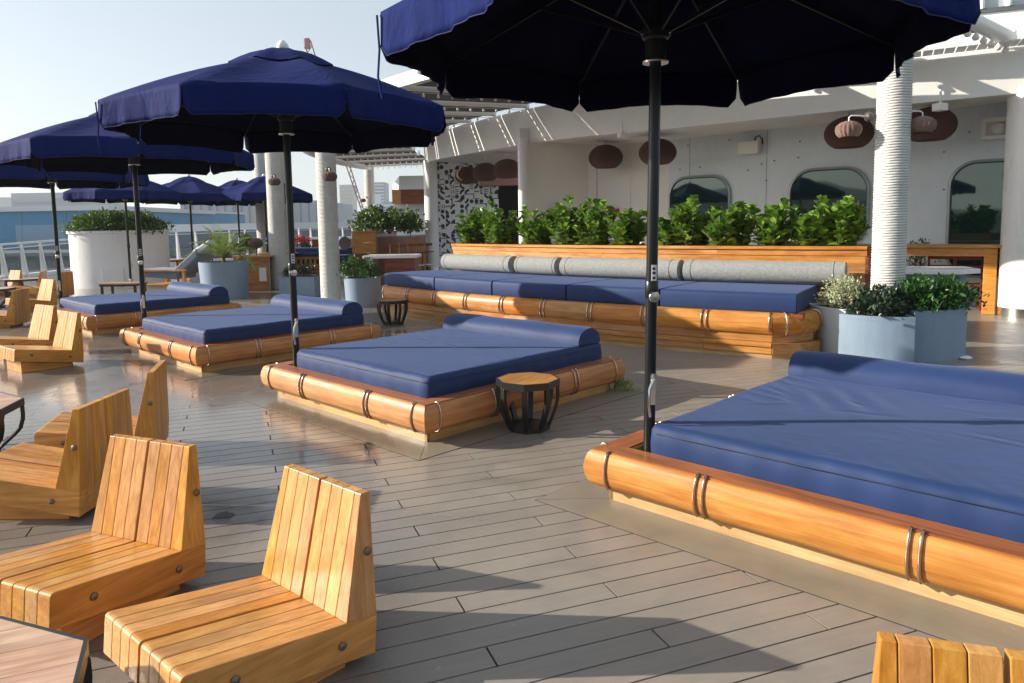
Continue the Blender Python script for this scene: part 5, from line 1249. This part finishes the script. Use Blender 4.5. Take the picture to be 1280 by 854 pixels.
# ------------------------------------------------------------------ railing with glass panels
rt = thing('glass_railing', 'white ship railing with slanted posts and glass panels along the deck edge', 'railing', (0, 0, 0))
RP = [(-300, 330, 17.5), (-110, 314, 22), (0, 306, 27), (91, 299, 32), (195, 290.5, 38), (324, 285.5, 46), (440, 284, 56), (560, 282, 68)]
top = [depth_pt(*q) for q in RP]
for i in range(len(top) - 1):
    a, b = top[i], top[i + 1]; mb = MB(); mb.bar(a, b, .09, .07); obj('top_rail', mb, M_WHITE, rt)
    mb = MB(); mb.bar(a - Vector((0, 0, .16)), b - Vector((0, 0, .16)), .03, .03); obj('light_strip', mb, M_WHITE2, rt)
    n = max(1, int((b - a).length / 1.25))
    for k in range(n):
        p0 = a.lerp(b, k / n); p1 = a.lerp(b, (k + 1) / n); d = (p1 - p0).normalized(); inn = Vector((d.y, -d.x, 0))
        mb = MB(); mb.hexa([p0 + inn * .22 - d * .05 - Vector((0, 0, p0.z)), p0 + inn * .22 + d * .05 - Vector((0, 0, p0.z)), p0 - inn * .02 + d * .05 - Vector((0, 0, p0.z)), p0 - inn * .02 - d * .05 - Vector((0, 0, p0.z)),
                            p0 + inn * .05 - d * .04 - Vector((0, 0, .04)), p0 + inn * .05 + d * .04 - Vector((0, 0, .04)), p0 - inn * .02 + d * .04 - Vector((0, 0, .04)), p0 - inn * .02 - d * .04 - Vector((0, 0, .04))]); obj('post', mb, M_WHITE, rt)
        mb = MB(); z = Vector((0, 0, 1)); q0 = p0 + d * .07; q1 = p1 - d * .07
        mb.hexa([q0 - z * (p0.z - .15), q1 - z * (p1.z - .15), q1 - z * (p1.z - .15) - inn * .012, q0 - z * (p0.z - .15) - inn * .012, q0 - z * .2, q1 - z * .2, q1 - z * .2 - inn * .012, q0 - z * .2 - inn * .012]); obj('glass_panel', mb, M_RAILG, rt)
mb = MB()
for i in range(len(top) - 1):
    a, b = top[i], top[i + 1]; mb.bar((a.x, a.y, .06), (b.x, b.y, .06), .3, .14)
obj('kerb', mb, M_WHITE, rt)
# ------------------------------------------------------------------ the quay and the town
gr = MB(); gr.box(-3000, 3000, -3000, 3000, -15.2, -15); o = obj('ground', gr, painted('quay_concrete', (.22, .22, .21), .8, .3, .02)); o['kind'] = 'structure'
def bldg(label, px0, px1, pyt, Y, dep, m_, name='building', zb=-15, cat='building'):
    a = depth_pt(px0, pyt, Y); b = depth_pt(px1, pyt, Y); t = thing(name, label, cat, (a.x, Y, zb)); mb = MB(); H = (a.z + b.z) / 2 - zb; mb.box(0, b.x - a.x, 0, dep, 0, H); obj('walls', mb, m_, t); return t, b.x - a.x, H
M_BLUEW = painted('blue_cladding', (.03, .22, .42), .5, .15, .05); M_FARG = painted('far_grey', (.36, .40, .44), .6, .1, .02); M_FARW = painted('far_white', (.62, .64, .65), .6, .08, .02); M_FARB = painted('far_blue', (.17, .24, .34), .5, .15, .02); M_FARY = painted('far_yellow', (.45, .46, .33), .5, .1, .02); M_DKG = mat('far_window', (.12, .15, .19), .3)
t, Wb, Hb = bldg('long bright blue building with a white roof edge beyond the railing', -420, 136, 267, 85, 30, M_BLUEW)
mb = MB(); mb.box(-.4, Wb + .3, -.5, 30, Hb, Hb + .55); obj('roof_edge', mb, M_FARW, t)
mb = MB(); mb.box(Wb - 11.0, Wb - 1.5, -.05, -.005, Hb - 4.2, Hb - 1.6); obj('pale_panel', mb, mat('pale_blue_panel', (.17, .30, .42), .5), t)
for k in range(10): mb = MB(); mb.box(Wb * k / 10, Wb * k / 10 + .12, -.06, -.002, 0, Hb); obj('seam', mb, M_FARB, t)
t, Wb, Hb = bldg('smaller bright blue shed right of the white oval planter', 140, 215, 265, 110, 30, M_BLUEW, 'shed', cat='shed'); mb = MB(); mb.box(-.2, Wb + .2, -.3, 30, Hb, Hb + .35); obj('roof_edge', mb, M_FARW, t)
t, Wb, Hb = bldg('pale office block with banded windows at the far left', -2, 67, 248, 330, 60, M_FARG)
mb = MB(); mb.box(3, 26, 4, 30, Hb, Hb + 2.6); obj('plant_room', mb, M_FARG, t)
for k in range(4):
    mb = MB(); mb.box(Wb * .28, Wb * .97, -.3, -.02, Hb - 2.6 - k * 2.4, Hb - 1.6 - k * 2.4); obj('window_band', mb, mat('band_blue', (.2, .27, .36), .4), t)
mb = MB(); mb.box(0, Wb * .24, -.4, -.02, 0, Hb + .6); obj('white_bay', mb, M_FARW, t)
t, Wb, Hb = bldg('long grey ribbed shed behind the far parasols', 225, 346, 253, 240, 50, M_FARG, 'shed', cat='shed')
for k in range(12): mb = MB(); x = Wb * (k + .5) / 12; mb.box(x, x + (.9 if k % 3 == 0 else .35), -.3, -.02, 0, Hb - (1 if k % 2 else 0)); obj('rib', mb, M_FARB, t)
mb = MB(); mb.box(-1, Wb + 1, -.6, 50, Hb, Hb + .5); obj('roof', mb, M_FARW, t)
t, Wb, Hb = bldg('grey ribbed shed seen between the rope columns', 349, 400, 251, 245, 50, M_FARG, 'shed', cat='shed')
for k in range(5): mb = MB(); x = Wb * (k + .5) / 5; mb.box(x, x + .5, -.3, -.02, 0, Hb); obj('rib', mb, M_FARB, t)
for px0, px1, py, Y, m_, lb, nf in ((424, 440, 231, 700, M_FARY, 'yellow-topped tower right of the rope column', 12), (463, 481, 228, 650, M_FARB, 'blue glass tower left of the kiosk', 14), (479, 493, 252, 640, M_FARB, 'lower blue block left of the kiosk', 6), (402, 424, 262, 620, M_FARG, 'low grey block behind the rope column', 4), (440, 462, 264, 600, M_FARG, 'low grey block between the towers', 4), (398, 470, 270, 420, M_FARW, 'low white roofs below the far towers', 2)):
    t, Wb, Hb = bldg(lb, px0, px1, py, Y, 20, m_, 'tower' if nf > 8 else 'building')
    for k in range(nf):
        mb = MB(); z = Hb - (k + 1) * (Hb * .75 / (nf + 1)); mb.box(Wb * .06, Wb * .94, -.5, -.05, z, z + Hb * .3 / (nf + 1)); obj('window_band', mb, M_FARW if m_ is M_FARB else M_FARG, t)
    if nf == 12: mb = MB(); mb.box(0, Wb, -.6, -.06, 0, Hb * .62); obj('glass_front', mb, M_FARB, t)
    if nf == 14: mb = MB(); mb.box(Wb * .3, Wb * .7, -.7, -.06, 0, Hb * .8); obj('white_bay', mb, M_FARW, t)
a = depth_pt(195, 285, 60); b = depth_pt(470, 278, 60); t = thing('white_bulwark', 'long white roof edge of the terminal beyond the railing', 'wall', (0, 0, 0)); mb = MB(); mb.box(depth_pt(170, 285, 75).x, depth_pt(520, 285, 75).x, 75, 82, -15, depth_pt(200, 289, 75).z); obj('wall', mb, M_FARB, t); mb = MB(); mb.box(depth_pt(170, 285, 75).x, depth_pt(520, 285, 75).x, 74.6, 84, depth_pt(200, 289, 75).z, depth_pt(200, 281, 75).z); obj('roof_edge', mb, M_FARW, t)
t = thing('quay_shed', 'dark grey-blue lower shed wall seen through the railing glass', 'shed', (0, 0, -15)); mb = MB(); mb.box(-105, -26, 68, 80, 0, 14.6); obj('walls', mb, painted('quay_shed_wall', (.12, .15, .17), .6, .4, .15), t); mb = MB(); mb.box(-106, -25.5, 67.5, 80, 14.6, 14.9); obj('roof', mb, M_FARG, t)
for k in range(9): mb = MB(); mb.box(-100 + k * 8, -97 + k * 8, 67.8, 67.98, 8, 13 - (k % 3)); obj('door', mb, (mat('door_sand', (.35, .28, .13), .6), M_FARG, M_DKG)[k % 3], t)
# crane with lattice boom
t = thing('crane', 'reddish lattice crane boom poking above the middle parasol', 'crane', depth_pt(384, 52, 200)); base = depth_pt(384, 52, 200); endp = depth_pt(455, 268, 200) - base
M_CR = mat('crane_red', (.30, .12, .11), .6); mb = MB(); sd_ = Vector((.9, 0, .25)); 
for s_ in (-1, 1): mb.bar(sd_ * s_, endp + sd_ * s_ * .3, .28, .28)
n = 34
for k in range(n): 
    f0, f1 = k / n, (k + 1) / n; mb.bar(endp * f0 + sd_ * (1 - .7 * f0) * (1 if k % 2 else -1), endp * f1 + sd_ * (1 - .7 * f1) * (-1 if k % 2 else 1), .16, .16)
obj('boom', mb, M_CR, t); mb = MB(); mb.box(-.9, .8, -.6, .6, -2.0, .9); obj('boom_head', mb, M_CR, t, bevel=.4); mb = MB(); mb.tube([(1.0, 0, -3), (2.2, 0, -14)], .1, 5); obj('hoist_cable', mb, M_CR, t)
# wooded hills on the far shore on the other side of the ship
hl_ = MB(); n = 160; rg = random.Random(9)
hh = [20 + 9 * math.sin(i * .13) + 6 * math.sin(i * .31 + 1) + 3 * rg.random() for i in range(n + 1)]
for i in range(n):
    a0, a1 = PI * (1.02 + .96 * i / n), PI * (1.02 + .96 * (i + 1) / n)
    for (r0, z0a, z0b, r1, z1a, z1b) in ((420, -15, -15, 450, hh[i] * .6, hh[i + 1] * .6), (450, hh[i] * .6, hh[i + 1] * .6, 520, hh[i], hh[i + 1])):
        hl_.add([(r0 * math.cos(a0), r0 * math.sin(a0), z0a), (r0 * math.cos(a1), r0 * math.sin(a1), z0b), (r1 * math.cos(a1), r1 * math.sin(a1), z1b), (r1 * math.cos(a0), r1 * math.sin(a0), z1a)], [(0, 1, 2, 3)])
o = obj('hills', hl_, painted('wooded_hill', (.03, .045, .025), .9, .5, .05)); o['kind'] = 'structure'
# pale slatted ledge between the fascia and the awning
led = MB()
for i in range(0, 22):
    x, y, zb, zt = F4[i]; x2, y2, zb2, zt2 = F4[i + 1]; o1, o2 = outward(i), outward(i + 1)
    for k in range(3):
        t0, t1 = k / 3 + .015, (k + 1) / 3 - .015
        a = Vector((lerp(x, x2, t0), lerp(y, y2, t0), lerp(zt, zt2, t0))); b = Vector((lerp(x, x2, t1), lerp(y, y2, t1), lerp(zt, zt2, t1))); n0 = Vector((*o1, 0)) ; z = Vector((0, 0, .02))
        q = [a + n0 * .12 + z * 2, b + n0 * .12 + z * 2, b + n0 * .50 + z * 3, a + n0 * .50 + z * 3]; led.hexa(q + [v + z for v in q])
obj('ledge_panel', led, M_WHITE, hull)
# small litter on the deck
p = floor_pt(782, 488); bush('weed_sprig', 'small pale green sprig lying on the deck right of the middle daybed', (p.x, p.y, .005), .16, .09, .07, 81, 160, .05, .02, M_PALM, stems=False, cat='sprig')
p = floor_pt(278, 646); t = thing('litter_scrap', 'small dark crumpled scrap on the deck between the two front chairs', 'scrap', (p.x, p.y, .004), .3)
mb = MB(); mb.add([(-.06, -.02, 0), (.05, -.03, 0), (.07, .02, 0), (-.02, .035, 0), (-.03, 0, .022), (.03, -.005, .03), (.02, .015, .02)], [(0, 1, 5, 4), (1, 2, 6, 5), (2, 3, 4, 6), (3, 0, 4), (4, 5, 6), (0, 3, 2, 1)]); obj('scrap', mb, M_AWN, t)
p = floor_pt(1150, 445, 0); q = floor_pt(1214, 453); t = thing('shell_scrap', 'small white scrap on the deck beside the right wedge planter', 'scrap', (q.x + .06, q.y + .2, 0), .3)
mb = MB(); mb.lathe([(.0, .0), (.05, .004), (.06, .02), (.03, .04), (0, .045)], 10, sx=1.5); obj('shell', mb, M_WHITE, t, 50)

# ------------------------------------------------------------------ haze over the harbour
hz_ = MB(); hz_.box(-3100, 3100, -3100, 3100, -16.2, 78); ho = obj('haze', hz_, None)
hm_ = bpy.data.materials.new('haze_air'); hm_.use_nodes = True; hn = hm_.node_tree; hn.nodes.clear()
ov = hn.nodes.new('ShaderNodeOutputMaterial'); pv = hn.nodes.new('ShaderNodeVolumePrincipled'); pv.inputs['Color'].default_value = (.86, .92, 1, 1); pv.inputs['Density'].default_value = .00045; pv.inputs['Anisotropy'].default_value = .3
hn.links.new(pv.outputs[0], ov.inputs['Volume']); ho.data.materials.append(hm_); ho['kind'] = 'stuff'
